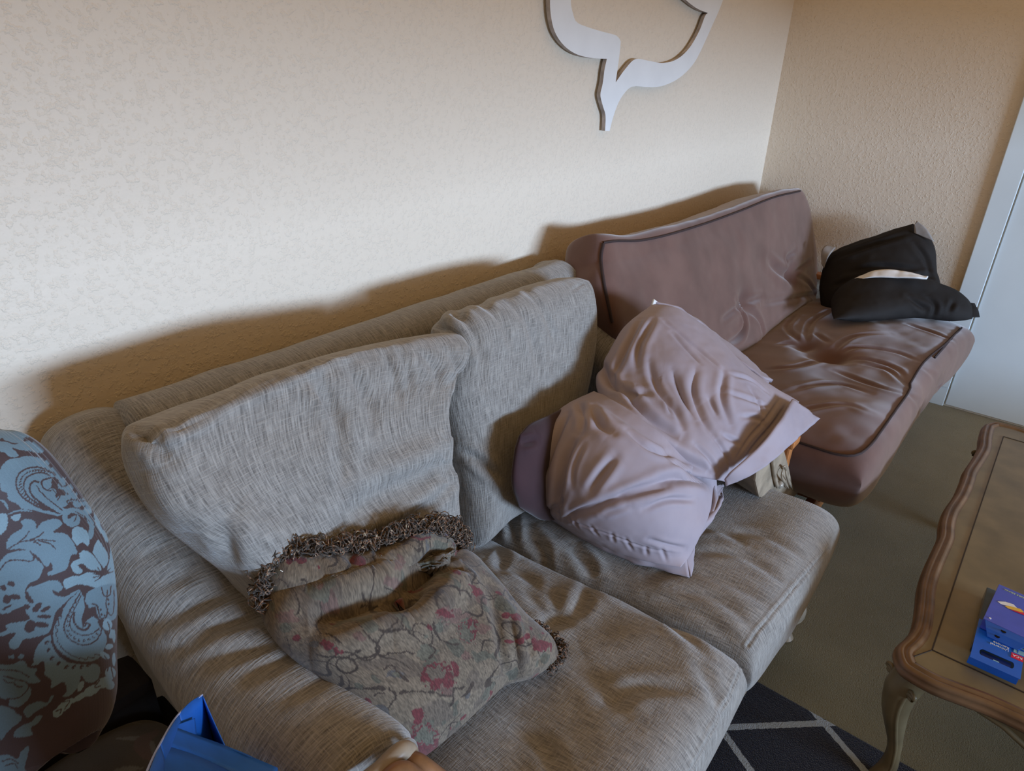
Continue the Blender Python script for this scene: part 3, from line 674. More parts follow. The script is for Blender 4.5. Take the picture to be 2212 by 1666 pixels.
# maroon pillow squeezed behind them
m1 = Soft([A_(1124, 940, y=.77), A_(1150, 912, y=.78), A_(1200, 890, y=.79), A_(1260, 860, y=.8)], [A_(1122, 1095, y=.75), A_(1180, 1125, y=.75), A_(1240, 1120, y=.76)],
          [A_(1124, 940, y=.77), A_(1112, 990, y=.76), A_(1110, 1050, y=.75), A_(1122, 1095, y=.75)], [A_(1260, 860, y=.8), A_(1280, 980, y=.78), A_(1240, 1120, y=.76)], .03, .03, p=3, q=1.8, nu=90, nv=90)
m1.rumple(.003, 12, 51, 2); m1.fold([(1125, 960), (1160, 950)], .008, .008)
pillow_obj('throw_pillow', m1, M_maroon, 'dark maroon throw pillow mostly hidden between back cushion and mauve-grey pillow')
# black pillows on the futon
k1 = Soft([A_(1788, 552, x=3.52), A_(1850, 525, x=3.53), A_(1930, 497, x=3.55), A_(1972, 484, x=3.55)], [A_(1790, 690, x=3.30), A_(1900, 670, x=3.30), A_(2035, 640, x=3.40)],
          [A_(1788, 552, x=3.52), A_(1772, 610, x=3.42), A_(1775, 660, x=3.34), A_(1790, 690, x=3.30)], [A_(1972, 484, x=3.55), A_(2018, 528, x=3.54), A_(2026, 590, x=3.5), A_(2035, 640, x=3.40)],
          .075, .06, p=3.4, q=1.8, nu=140, nv=120, hint=(-1, 0, 0))
k1.rumple(.004, 10, 61, 3)
for L in ([(1800, 560), (1850, 540), (1960, 505)], [(1970, 520), (2000, 560), (2010, 600)], [(1960, 600), (2000, 595), (2022, 600)], [(1830, 590), (1900, 575), (1990, 585)], [(1800, 620), (1840, 600)]): k1.fold(L, .012, .010)
k1o = pillow_obj('bed_pillow', k1, M_black, 'black pillow propped upright against the right wall at the futon end')
k2 = Soft([A_(1830, 610, x=3.30), A_(1880, 592, x=3.32), A_(1960, 592, x=3.36), A_(2040, 622, x=3.44), A_(2075, 648, x=3.46)], [A_(1800, 690, z=.535), A_(1880, 688, z=.535), A_(1980, 684, z=.535), A_(2060, 690, z=.53), A_(2100, 688, z=.53)],
          [A_(1830, 610, x=3.30), A_(1800, 640, x=3.2), A_(1795, 670, x=3.1), A_(1800, 690, z=.535)], [A_(2075, 648, x=3.46), A_(2096, 662, x=3.46), A_(2100, 688, z=.53)],
          .06, .05, p=3.2, q=1.7, nu=150, nv=100, hint=(-.7, -.5, .5))
k2.rumple(.004, 10, 62, 3)
for L in ([(2000, 640), (2020, 660), (2015, 685)], [(2060, 650), (2050, 675)], [(1960, 640), (2000, 670)]): k2.fold(L, .010, .010)
k2o = pillow_obj('bed_pillow', k2, M_black, 'black pillow lying on the futon seat with white stuffing showing, below the propped one')
hem('pillow_corner', [A_(2062, 650, x=3.42), A_(2075, 665, x=3.42), A_(2070, 688, z=.535)], [A_(2105, 655, x=3.45), A_(2112, 670, x=3.45), A_(2117, 685, z=.535)], k2o, M_black, n=20, m=8, seed=12)
hem('white_insert', [A_(1838, 612, x=3.24), A_(1880, 600, x=3.24), A_(1930, 600, x=3.25), A_(1975, 600, x=3.26), A_(2002, 602, x=3.28)], [A_(1840, 608, x=3.26), A_(1885, 586, x=3.26), A_(1925, 583, x=3.27), A_(1970, 590, x=3.28), A_(2004, 600, x=3.3)], k2o, M_white, n=50, m=6, seed=13, th=.008)['label'] = 'white pillow insert showing at the opening'
hem('case_lining', [A_(1975, 503, x=3.50), A_(1975, 485, x=3.50)], [A_(2018, 522, x=3.50), A_(2002, 495, x=3.50), A_(1980, 477, x=3.50)], k1o, M_greycase, n=16, m=8, seed=14)['label'] = 'turned-back grey lining corner'
hem('case_lining', [A_(1774, 570, x=3.40), A_(1776, 540, x=3.42), A_(1785, 530, x=3.44)], [A_(1780, 580, x=3.40), A_(1790, 555, x=3.40), A_(1805, 535, x=3.44)], k1o, M_greycase, n=16, m=8, seed=15)['label'] = 'turned-back grey lining corner'
# ------------------------------------------------------------------ patterns drawn on cloth
def px_of(V):
    c = (V - CAM) @ RW; return np.stack([PP[0] + FPX * c[:, 0] / -c[:, 2], PP[1] - FPX * c[:, 1] / -c[:, 2]], 1)
def in_poly(Q, poly_):
    P_ = np.array(poly_, float); x, y = Q[:, 0], Q[:, 1]; r = np.zeros(len(Q), bool); lo, hi = P_.min(0), P_.max(0)
    c = (x >= lo[0]) & (x <= hi[0]) & (y >= lo[1]) & (y <= hi[1]); X, Y = x[c], y[c]; k = np.zeros(len(X), bool)
    for i in range(len(P_)):
        (x1, y1), (x2, y2) = P_[i], P_[i - 1]
        if y1 == y2: continue
        k ^= ((y1 > Y) != (y2 > Y)) & (X < (x2 - x1) * (Y - y1) / (y2 - y1) + x1)
    r[c] = k; return r
def near(Q, pts, w, taper=False):
    L = crv(pts, max(8, 6 * len(pts))) if len(pts) > 2 else np.array(pts, float)
    lo, hi = L.min(0) - w, L.max(0) + w; r = np.zeros(len(Q), bool)
    c = (Q[:, 0] >= lo[0]) & (Q[:, 0] <= hi[0]) & (Q[:, 1] >= lo[1]) & (Q[:, 1] <= hi[1])
    if c.any():
        d, t = seg_dist(Q[c], L); ww = w * (np.sin(np.pi * np.clip(t, .04, .96)) ** .5 if taper else 1); r[c] = d < ww
    return r
def smoothpoly(p): 
    P_ = list(p) + [p[0]]; return crv(P_, 8 * len(p))
class Canvas:
    def __init__(s, V, org, sc): s.q = (px_of(V) - np.array(org)) * sc; s.q += np.stack([noise3(np.c_[s.q, s.q[:, 0] * 0], .05, 3) * 3, noise3(np.c_[s.q, s.q[:, 0] * 0], .05, 4) * 3], 1)
    def fill(s, col, p, c, smooth=True): col[in_poly(s.q, smoothpoly(p) if smooth else p)] = c
    def line(s, col, p, w, c, taper=False): col[near(s.q, p, w, taper)] = c
    def dot(s, col, x, y, rx, ry, c, a=0, rag=0):
        dx, dy = s.q[:, 0] - x, s.q[:, 1] - y; ca, sa = math.cos(a), math.sin(a)
        col[((dx * ca + dy * sa) / rx) ** 2 + ((-dx * sa + dy * ca) / ry) ** 2 < (1 if not rag else 1 + rag * s.rg)] = c
# ------------------------------------------------------------------ damask armchair
chair = thing('armchair', (-.12, .6, 0), 'armchair in brown and pale blue scrolling leaf damask beside the left arm of the loveseat', 'armchair')
D_BR, D_BL, D_B2 = np.array([*srgb(58, 40, 40), 1.]), np.array([*srgb(98, 122, 132), 1.]), np.array([*srgb(118, 143, 152), 1.])
fy = .80
ct = Soft([(-.42, .86, 1.16), (-.20, .88, 1.19), (-.02, .88, 1.17), A_(-40, 925, y=.87), A_(22, 946, y=.88)],
          [(-.42, .84, .60), (-.1, .83, .60), A_(40, 1666, y=.80), A_(130, 1562, y=.83)],
          [(-.42, .86, 1.16), (-.44, .86, .9), (-.42, .84, .60)],
          [A_(22, 946, y=.88), A_(82, 1012, y=.88), A_(148, 1092, y=.88), A_(205, 1172, y=.88), A_(224, 1270, y=.88), A_(226, 1380, y=.88), A_(228, 1470, y=.87), A_(205, 1520, y=.86), A_(130, 1562, y=.83)],
          .06, .035, p=6, q=2.2, nu=620, nv=560)
ct.rumple(.003, 5, 71, 2)
def damask(s):
    n = len(s.V); col = np.tile(D_BR, (n, 1)); a = Canvas(s.V, (0, 850), 4.167)
    q = a.q.copy()
    # the same scrolling leaves repeat over the part that is out of the picture
    q[:, 0] = np.where(q[:, 0] < 0, (-q[:, 0]) % 1000, q[:, 0]); a.q = q
    for p in ([(0, 330), (90, 240), (160, 240), (200, 300), (240, 350), (260, 390), (210, 400), (215, 440), (150, 450), (60, 430), (20, 400), (0, 410)],
              [(0, 430), (60, 440), (130, 460), (210, 440), (260, 430), (340, 470), (390, 520), (350, 540), (270, 520), (180, 510), (110, 490), (170, 560), (100, 575), (40, 530), (0, 520)],
              [(20, 650), (70, 600), (160, 580), (240, 565), (330, 575), (420, 610), (465, 640), (430, 650), (500, 690), (540, 750), (600, 790), (570, 800), (480, 760), (470, 860), (560, 1020), (620, 1050), (550, 1095), (520, 1105), (400, 1080), (300, 1050), (200, 1040), (160, 1000), (80, 960), (60, 900), (10, 870), (0, 780), (0, 700)]):
        a.fill(col, p, D_BL)
    a.line(col, [(500, 735), (420, 690), (340, 665), (250, 675), (180, 715), (145, 790), (160, 870), (210, 940), (300, 1000), (420, 1055)], 8, D_BR); 
    a.line(col, [(450, 740), (380, 715), (300, 725), (230, 770), (215, 840), (235, 900), (300, 970), (400, 1030), (540, 1085)], 7, D_BR)
    for k, (x, y) in enumerate(crv([(430, 705), (330, 690), (250, 705), (190, 760), (180, 840), (230, 920), (330, 990), (430, 1040)], 26)):
        a.line(col, [(x - 14 * math.cos(k * .24), y + 10 * math.sin(k * .2) - 8), (x + 4, y + 2), (x - 6, y + 14)], 5, D_BR)
    a.line(col, [(350, 800), (310, 790), (275, 820), (270, 880), (310, 940), (390, 1000), (490, 1060)], 9, D_BR)
    a.line(col, [(500, 770), (480, 760), (390, 780), (375, 820), (420, 870), (500, 830)], 7, D_BR)
    a.line(col, [(330, 830), (360, 880), (430, 950), (560, 1050)], 5, D_BR)
    for x, y, r in ((560, 830, 42), (610, 860, 44), (470, 890, 40), (560, 970, 62), (640, 930, 55), (700, 990, 46), (760, 980, 40), (800, 1020, 32), (780, 1050, 30), (560, 780, 30)): a.dot(col, x, y, r, r * .85, D_BL)
    for p in ([(530, 800), (560, 840), (600, 830)], [(500, 900), (540, 920), (520, 960)], [(600, 900), (640, 950), (700, 960)], [(620, 1000), (600, 970), (640, 960)], [(700, 930), (720, 970), (790, 960)], [(440, 880), (480, 870), (500, 900)]): a.line(col, p, 5, D_BR)
    a.line(col, [(640, 1140), (685, 1110), (695, 1160), (640, 1180), (590, 1140), (590, 1090), (640, 1055), (720, 1070), (790, 1120), (825, 1200), (810, 1290)], 24, D_BL)
    a.line(col, [(625, 1120), (650, 1100), (690, 1095), (670, 1150)], 6, D_BR); a.line(col, [(680, 1065), (760, 1110), (810, 1160)], 4, D_BR)
    a.fill(col, [(650, 1220), (700, 1200), (780, 1240), (805, 1330), (790, 1375), (740, 1340), (690, 1370), (650, 1310)], D_B2)
    a.fill(col, [(845, 1060), (900, 1040), (960, 1080), (985, 1130), (930, 1130), (900, 1110), (905, 1180), (940, 1240), (960, 1190), (1000, 1200), (1000, 1280), (962, 1340), (925, 1280), (880, 1220), (850, 1140)], D_B2)
    a.fill(col, [(60, 1400), (60, 1340), (110, 1270), (200, 1210), (190, 1150), (260, 1130), (320, 1160), (330, 1220), (380, 1160), (480, 1130), (550, 1150), (550, 1190), (480, 1250), (580, 1260), (650, 1330), (695, 1440), (640, 1460), (600, 1580), (500, 1625), (440, 1640), (430, 1610), (475, 1590), (460, 1520), (430, 1560), (390, 1540), (370, 1500), (300, 1440), (200, 1400), (100, 1410)], D_BL)
    for p in ([(80, 1395), (200, 1335), (350, 1320), (500, 1330)], [(260, 1240), (230, 1290), (160, 1350)], [(390, 1250), (340, 1290), (270, 1320)], [(350, 1330), (440, 1350), (500, 1400)], [(300, 1340), (330, 1340), (365, 1365)]): a.line(col, p, 6, D_BR)
    a.fill(col, [(0, 1520), (60, 1450), (150, 1420), (270, 1420), (310, 1480), (390, 1550), (370, 1620), (330, 1680), (200, 1700), (0, 1690)], D_BL)
    a.line(col, [(0, 1590), (60, 1520), (150, 1500), (290, 1510), (300, 1460), (270, 1420)], 6, D_BR)
    for p in ([(830, 1430), (880, 1315), (920, 1370), (960, 1430), (975, 1500), (935, 1570), (880, 1500)], [(710, 1440), (760, 1415), (820, 1440), (870, 1500), (915, 1590), (820, 1590), (750, 1540), (700, 1550), (745, 1600), (690, 1625), (640, 1570), (660, 1510), (720, 1490)],
              [(985, 1500), (1000, 1350), (1025, 1420), (1030, 1600), (965, 1590)], [(720, 1640), (820, 1610), (930, 1640), (1030, 1600), (1030, 1760), (900, 1760), (720, 1720), (600, 1760), (570, 1690), (640, 1650)],
              [(90, 1110), (180, 1080), (180, 1120), (150, 1150), (115, 1140)], [(0, 1080), (60, 1090), (65, 1200), (0, 1270)], [(750, 1040), (820, 1040), (820, 1080), (780, 1080)]): a.fill(col, p, D_B2)
    a.line(col, [(70, 1085), (180, 1055), (290, 1060)], 9, D_BL, True); a.line(col, [(0, 960), (40, 980), (70, 1040)], 12, D_BL, True)
    for k in range(9): a.line(col, [(930, 1640), (930 + 95 * math.cos(2.5 + k * .42), 1640 + 85 * math.sin(2.5 + k * .42))], 4, D_BR)
    a.q = (a.q / 4.167 - np.array([0, 400])) * 4.003                                         # lower half
    a.q[:, 1] = np.where(a.q[:, 1] > 1900, a.q[:, 1] - 1900, a.q[:, 1])
    low_ = a.q[:, 1] > -20
    b = Canvas.__new__(Canvas); b.q = np.where(low_[:, None], a.q, -1e6); a = b
    a.fill(col, [(0, 0), (280, 0), (240, 60), (215, 120), (240, 200), (295, 210), (260, 150), (235, 90), (330, 50), (420, 20), (500, 20), (545, 80), (500, 120), (455, 100), (480, 145), (560, 155), (690, 90), (540, 230), (480, 300), (450, 400), (420, 470), (300, 510), (200, 530), (150, 605), (90, 600), (80, 550), (135, 470), (0, 500), (0, 470), (60, 440), (50, 400), (200, 370), (265, 350), (220, 290), (200, 240), (0, 300), (0, 10)], D_BL)
    for x, y, rx, ry, an in ((130, 160, 48, 24, .1), (60, 180, 35, 40, 0), (95, 45, 34, 22, .2), (30, 80, 30, 24, .6), (230, 245, 28, 22, 0), (170, 300, 42, 26, .9), (320, 250, 52, 26, -.8), (395, 265, 50, 18, -.5), (385, 330, 60, 17, 0), (360, 400, 62, 24, .1), (262, 415, 45, 58, .5), (100, 320, 90, 12, .1), (60, 250, 50, 12, -.5)): a.dot(col, x, y, rx, ry, D_BR, an)
    a.fill(col, [(690, 95), (560, 240), (470, 420), (465, 540), (520, 630), (620, 700), (740, 718), (850, 690), (920, 560), (912, 480), (865, 400), (850, 350), (800, 330), (735, 380), (722, 425), (705, 350), (735, 250), (720, 160), (760, 120), (830, 80), (1000, 60), (1000, 330), (940, 330), (860, 350), (830, 250), (760, 240)], D_BL)
    a.fill(col, [(740, 200), (760, 130), (830, 130), (880, 90), (1000, 60), (1000, 340), (860, 340), (830, 240), (800, 250), (760, 250)], D_BL)
    z = [(545, 260), (520, 330)]
    for k in range(22):
        s_ = k / 21; c = crv([(530, 300), (490, 430), (500, 540), (580, 640), (720, 695), (860, 655)], 22)[k]; z.append(tuple(c + np.array([10 if k % 2 else -10, 8 if k % 2 else -8])))
    P_ = np.array(z); col[near(a.q, P_, 4)] = D_BR
    for p, w_ in (([(690, 130), (610, 270), (555, 400), (570, 480), (630, 545), (725, 575), (820, 545), (875, 470)], 6), ([(700, 150), (650, 250), (605, 370), (620, 440), (700, 490), (790, 480), (850, 440)], 5),
                  ([(640, 300), (640, 370), (680, 430), (740, 445), (775, 405), (745, 385), (735, 410)], 9), ([(740, 130), (730, 200), (760, 250), (735, 290), (725, 350)], 7), ([(850, 345), (870, 420), (900, 400), (920, 430)], 7), ([(870, 480), (880, 400), (820, 330)], 5),
                  ([(800, 220), (840, 240), (870, 340), (920, 330), (930, 260)], 6), ([(880, 80), (900, 150), (950, 140), (960, 70)], 6), ([(760, 320), (740, 290), (800, 270), (800, 310)], 5), ([(930, 100), (920, 250), (960, 320), (985, 260), (985, 100)], 5)): a.line(col, p, w_, D_BR)
    for k, (x, y) in enumerate(crv([(660, 210), (600, 330), (585, 440), (650, 520), (740, 535), (830, 490), (860, 440)], 15)): a.dot(col, x, y, 15, 9, D_BR, k * .5 + .5); a.dot(col, x + 5, y - 4, 9, 5, D_BL, k * .5 + .5)
    for x, y in ((870, 270), (880, 310), (905, 320), (940, 220), (935, 180)): a.dot(col, x, y, 9, 12, D_BR)
    a.fill(col, [(285, 735), (300, 640), (350, 550), (430, 490), (445, 560), (500, 660), (600, 725), (740, 745), (830, 740), (875, 790), (860, 850), (800, 900), (740, 890), (700, 840), (680, 930), (610, 1010), (540, 1020), (575, 975), (548, 895), (440, 950), (445, 880), (390, 830), (382, 720), (330, 740), (265, 760)], D_BL)
    for x, y in ((405, 555), (420, 620), (450, 690), (510, 735), (575, 765), (640, 765), (705, 765), (765, 750)): a.dot(col, x, y, 22, 14, D_BR, -.7); a.dot(col, x + 8, y + 6, 9, 6, D_BL)
    a.line(col, [(760, 735), (840, 740), (870, 790), (850, 870), (780, 930)], 4, D_BR); a.line(col, [(820, 715), (900, 760), (905, 840), (870, 920)], 5, D_BR)
    for x, y, rx, ry, an in ((930, 400, 42, 50, 0), (965, 480, 28, 40, 0), (945, 590, 34, 24, -.4), (905, 665, 48, 26, .5), (955, 820, 45, 55, 0), (900, 900, 70, 45, -.4), (790, 970, 80, 40, -.5), (950, 920, 40, 40, 0), (700, 930, 22, 50, .5), (690, 1025, 60, 26, -.6), (560, 1100, 80, 38, -.7), (500, 1160, 50, 36, -.7), (620, 1060, 36, 22, -.5), (985, 700, 16, 60, 0), (985, 500, 14, 60, 0)): a.dot(col, x, y, rx, ry, D_B2, an)
    for p in ([(900, 670), (940, 720), (930, 800)], [(930, 380), (950, 440), (935, 520), (960, 560)], [(960, 760), (985, 880)], [(860, 880), (820, 940), (870, 930)], [(540, 1070), (600, 1060), (560, 1130)], [(480, 1150), (530, 1130), (520, 1170)]): a.line(col, p, 5, D_BR)
    for p in ([(0, 745), (90, 745), (200, 710), (245, 770), (325, 780), (300, 830), (350, 890), (260, 910), (150, 890), (80, 850), (0, 830)], [(0, 830), (120, 880), (230, 910), (270, 980), (230, 1060), (160, 1110), (80, 1100), (75, 1050), (0, 1020)],
              [(195, 1150), (240, 1100), (320, 1065), (410, 1070), (440, 1015), (470, 1020), (400, 1100), (310, 1150), (240, 1205)], [(190, 1270), (270, 1240), (320, 1190), (365, 1190), (330, 1250), (270, 1290), (280, 1350), (200, 1370), (120, 1370), (130, 1320)], [(0, 1100), (90, 1120), (150, 1170), (190, 1200), (170, 1240), (80, 1310), (0, 1390)],
              [(180, 1500), (250, 1450), (220, 1600), (180, 1700), (0, 1700), (0, 1540), (80, 1530), (150, 1560)], [(75, 670), (120, 660), (115, 690), (80, 690)], [(155, 680), (180, 655), (215, 665), (180, 700)]): a.fill(col, p, D_BL * np.array([.8, .85, .9, 1]))
    for p in ([(100, 860), (230, 900), (240, 960), (160, 1030), (60, 1040)], [(30, 870), (60, 900), (110, 900), (140, 930), (190, 940)], [(20, 1580), (90, 1560), (160, 1600)], [(40, 1620), (120, 1600), (150, 1640)], [(0, 790), (150, 800), (250, 850)]): a.line(col, p, 5, D_BR)
    k = noise3(np.c_[s.UV, s.UV[:, 0] * 0], 30, 9, 2); col[:, :3] *= (1 + .10 * k)[:, None]
    return col
ct.col = damask(ct); ct.make('backrest', patterned('leaf_damask', 900, .2, .3, .6, .35), chair)
se = Soft([(-.42, .90, .50), (-.1, .90, .50), (.08, .93, .50), (.205, .93, .50)], [(-.42, .08, .49), (-.1, .07, .49), (.1, .07, .49), (.20, .10, .49)],
          [(-.42, .90, .50), (-.43, .45, .50), (-.42, .08, .49)], [(.205, .93, .50), (.235, .82, .50), (.235, .45, .50), (.20, .10, .49)], .095, .10, p=6, q=2.2, nu=300, nv=300, hint=(0, 0, 1))
se.rumple(.003, 5, 72, 2)
def brownfloral(s):
    B0, B1, B2 = np.array([.030, .024, .019, 1]), np.array([.075, .078, .078, 1]), np.array([.05, .03, .028, 1])
    col = np.tile(B0, (len(s.V), 1)); r = np.random.RandomState(5); q = s.UV * 1000
    for k in range(150):
        x, y = r.rand(2) * [700, 800]; a = r.rand() * 6.3; n = 9; L = [(x, y)]
        for j in range(n): a += (r.rand() - .3) * .7; L.append((L[-1][0] + 9 * math.cos(a), L[-1][1] + 9 * math.sin(a)))
        col[near(q, L, 3 + 8 * r.rand(), True)] = B1 if k % 3 else B2
    col[:, :3] *= (1 + .3 * noise3(np.c_[q, q[:, 0] * 0], .03, 5, 2))[:, None]; return col
se.col = brownfloral(se); m_se = patterned('brown_floral', 700, .3, .2); se.make('seat_cushion', m_se, chair)
box('base', (-.42, .12, .10), (.19, .96, .385), M_dark, chair, bev=.02); box('back_frame', (-.42, .90, .10), (.235, .99, .60), M_dark, chair, bev=.02); box('side_panel', (.19, .12, .12), (.256, .96, .50), M_dark, chair, bev=.01)  # black frame and panel paint in the shade of the gap beside the arm
ca = Soft([(-.62, .95, .62), (-.45, .95, .62)], [(-.62, .10, .60), (-.45, .10, .60)], [(-.62, .95, .62), (-.62, .10, .60)], [(-.45, .95, .62), (-.45, .10, .60)], .06, .5, p=6, q=2.2, nu=60, nv=120, hint=(0, 0, 1))
ca.col = brownfloral(ca); ca.make('arm', m_se, chair)
for x, y in ((-.38, .16), (.15, .16), (-.38, .92), (.15, .92)): tube('foot', [(x, y, .11), (x, y, .05), (x, y, 0)], [.03, .028, .02], M_antique, chair, 12)

# ------------------------------------------------------------------ tapestry pillow
tt = [A_(580, 1200, y=.82), A_(640, 1192, y=.80), A_(720, 1192, y=.78), A_(820, 1178, y=.755), A_(880, 1155, y=.74), A_(950, 1148, y=.73), A_(985, 1172, y=.725)]
tl = [tt[0], A_(564, 1250, y=.81), A_(560, 1300, y=.80), A_(590, 1370, y=.74), A_(680, 1460, y=.66), A_(800, 1560, y=.58), A_(860, 1640, z=.50)]
tr = [tt[-1], A_(985, 1215, z=.58), A_(1030, 1248, z=.56), A_(1070, 1290, z=.54), A_(1120, 1345, z=.52), A_(1180, 1385, z=.505), A_(1208, 1425, z=.50)]
tb_ = [tl[-1], A_(910, 1625, z=.50), A_(990, 1560, z=.50), A_(1085, 1480, z=.50), A_(1150, 1465, z=.50), tr[-1]]
tp = Soft(tt, tb_, tl, tr, lambda U, V: .055 + .03 * np.sin(np.pi * U) * np.sin(np.pi * V), .03, p=6.5, q=2.0, nu=330, nv=330, hint=(0, -.5, .8))
tp.rumple(.003, 12, 81, 2)
for L, w_, d_ in (([(660, 1335), (720, 1325), (800, 1300), (870, 1280)], .022, .034), ([(840, 1290), (880, 1270), (930, 1230), (975, 1195)], .024, .040), ([(820, 1310), (870, 1300), (910, 1265)], .026, .028),
                  ([(945, 1235), (975, 1225), (1000, 1235)], .010, .018), ([(1000, 1240), (1010, 1260), (975, 1265)], .008, .008), ([(1060, 1270), (1080, 1340), (1095, 1420), (1100, 1480)], .016, .016),
                  ([(1100, 1330), (1115, 1400), (1120, 1450)], .008, .008), ([(1130, 1370), (1150, 1420)], .008, .006), ([(680, 1220), (700, 1240), (705, 1265)], .008, .005), ([(820, 1195), (815, 1220)], .008, .007), ([(750, 1205), (760, 1240)], .008, .005), ([(1180, 1410), (1160, 1440)], .008, .006)):
    tp.fold(L, w_, d_, ridge=.35)
tp.ridge([(925, 1260), (950, 1225), (975, 1205)], .014, .014); tp.ridge([(800, 1350), (900, 1310), (1000, 1290)], .04, .012); tp.ridge([(680, 1250), (780, 1240), (880, 1210)], .035, .010)
def tapestry(s):
    base, gr, red, pk, dk, grn, bl = [np.array([*srgb(*c), 1]) for c in ((124, 112, 95), (108, 97, 84), (108, 50, 54), (120, 96, 86), (68, 58, 50), (104, 102, 88), (94, 92, 90))]
    n = len(s.V); q3 = np.c_[s.UV, s.UV[:, 0] * 0]; k = noise3(q3, 30, 5, 3); col = base * (k < .15)[:, None] + gr * (k >= .15)[:, None]
    k2 = noise3(q3, 22, 8, 2); col[k2 > .75] = pk * .85; k3 = noise3(q3, 26, 12, 2); col[k3 > .8] = bl
    a = Canvas(s.V, (500, 1050), 2.705); z_ = a.q[:, 0] * 0; a.rg = noise3(np.c_[a.q, z_], .05, 21, 3); a.q += 14 * np.stack([noise3(np.c_[a.q, z_], .018, 31, 3), noise3(np.c_[a.q, z_], .018, 32, 3)], 1)
    for k_ in range(5): m_ = np.abs(noise3(q3, 14, 40 + k_, 2)) < .022; m_ &= noise3(q3, 9, 50 + k_) > .1; col[m_] = dk
    col[(noise3(q3, 34, 61, 2) > .62)] = grn * .9; col[(noise3(q3, 40, 63, 2) > .7)] = red
    for x, y, rx, ry, c in ((1200, 1105, 110, 72, red), (1195, 1090, 62, 40, gr), (1285, 760, 85, 50, pk), (1250, 745, 60, 22, red), (1385, 850, 62, 66, red), (1378, 850, 46, 56, grn), (1385, 805, 14, 22, red), (990, 440, 34, 48, pk), (350, 425, 30, 22, red), (620, 970, 38, 26, red), (1440, 610, 30, 24, red), (1410, 590, 16, 12, red),
                           (1140, 1472, 80, 74, red), (1135, 1468, 60, 58, grn), (1085, 1340, 32, 44, red), (1810, 930, 52, 34, red), (1480, 835, 44, 26, pk), (960, 1105, 46, 26, bl), (960, 1105, 26, 14, grn), (1140, 970, 60, 40, grn), (745, 880, 40, 30, pk), (1220, 350, 48, 28, grn), (560, 940, 24, 30, red), (1120, 1560, 40, 60, red), (330, 770, 60, 30, pk), (940, 560, 60, 34, pk), (1370, 990, 28, 26, pk), (1660, 760, 30, 22, red)):
        a.dot(col, x, y, rx, ry, c, .2, .9)
    a.line(col, [(1050, 300), (1110, 315), (1160, 295)], 8, red)
    for p in ([(915, 345), (1020, 318), (1110, 350), (1130, 425)], [(700, 1015), (800, 1000), (900, 985), (1070, 970)], [(980, 1215), (1060, 1200), (1150, 1205), (1230, 1215), (1300, 1245)], [(500, 1000), (640, 1010), (760, 960)], [(1180, 790), (1220, 900), (1320, 930)], [(1200, 590), (1300, 590), (1400, 640)], [(600, 400), (620, 440), (580, 470)],
              [(930, 1190), (950, 1240), (920, 1290)], [(760, 640), (800, 690), (760, 720)], [(540, 870), (600, 880), (640, 920)], [(1040, 700), (1000, 800), (1060, 880)], [(1280, 1300), (1300, 1200), (1360, 1180)], [(1500, 760), (1560, 900), (1540, 1000)], [(400, 540), (440, 560), (430, 620)], [(880, 1070), (930, 1060), (1000, 1120), (1030, 1150)], [(1150, 930), (1190, 950), (1170, 1000)]):
        a.line(col, p, 6, dk)
    # hatched woven areas
    h = (np.sin(s.UV[:, 0] * 1500 + s.UV[:, 1] * 2600) > .2)
    for x, y, r in ((1300, 840, 150), (1480, 890, 90), (1240, 1360, 110), (640, 560, 120), (720, 450, 80), (1250, 1080, 160), (1060, 430, 70), (1420, 960, 90)):
        m_ = ((a.q[:, 0] - x) ** 2 + (a.q[:, 1] - y) ** 2 < r * r) & h; col[m_] = col[m_] * .8
    w1 = noise3(np.c_[s.UV * [900, 260], s.UV[:, 0] * 0], 1, 3); col[:, :3] *= (.80 + .40 * w1)[:, None]; return col
tp.col = tapestry(tp)
tpo = tag(tp.make('tapestry_pillow', patterned('floral_tapestry', 900, .5, .2, .9)), 'slumped floral tapestry throw pillow with curly dark fringe on the left seat', 'pillow')
def fringe(name, L, r, mats, parent, seed):
    rr = np.random.RandomState(seed); Vs, Fs, off = [], [], 0
    N = int(np.linalg.norm(np.diff(L, axis=0), axis=1).sum() / .0009)
    Lp = crv(L, N)
    for i in range(N):
        c = Lp[i]; T = Lp[min(i + 1, N - 1)] - Lp[max(i - 1, 0)]; T /= np.linalg.norm(T) + 1e-9
        o = rr.randn(3); o -= (o @ T) * T * .5; o /= np.linalg.norm(o); u = np.cross(o, rr.randn(3)); u /= np.linalg.norm(u)
        R_ = r * (.35 + .55 * rr.rand()); c2 = c + (rr.rand(3) - .5) * r * 1.1 + np.array([0, 0, r * .3])
        a = np.linspace(rr.rand() * 6, rr.rand() * 2 + 9, 12)
        pts = c2 + (np.cos(a)[:, None] * u * R_ * .8 + np.sin(a)[:, None] * o * R_) + np.cross(u, o) * np.linspace(-.3, .3, 12)[:, None] * R_
        V, F = tube_geo(pts, .0011, 5); Vs.append(V); Fs.append(F + off); off += len(V)
    me = mesh_np(name, np.vstack(Vs), np.vstack(Fs)); return tag(link(name, me, mats, parent), kind='stuff')
m_fr = Mt('fringe_yarn', .9, .1, .2); vv = m_fr.coord('Object'); nn = m_fr.noise(vv, 160, 1)
m_fr.base(m_fr.ramp(nn, [(.35, srgb(48, 42, 37)), (.52, srgb(84, 74, 63)), (.62, srgb(120, 84, 62)), (.7, srgb(160, 146, 122))]))
e1 = [A_(578, 1320, y=.775)] + [A_(568, 1285, y=.785), A_(575, 1240, y=.795), A_(600, 1205, y=.80), A_(640, 1190, y=.79), A_(720, 1185, y=.77), A_(820, 1172, y=.745), A_(870, 1148, y=.735), A_(940, 1138, y=.72), A_(980, 1145, y=.715), A_(1000, 1170, y=.715), A_(985, 1195, y=.71)]
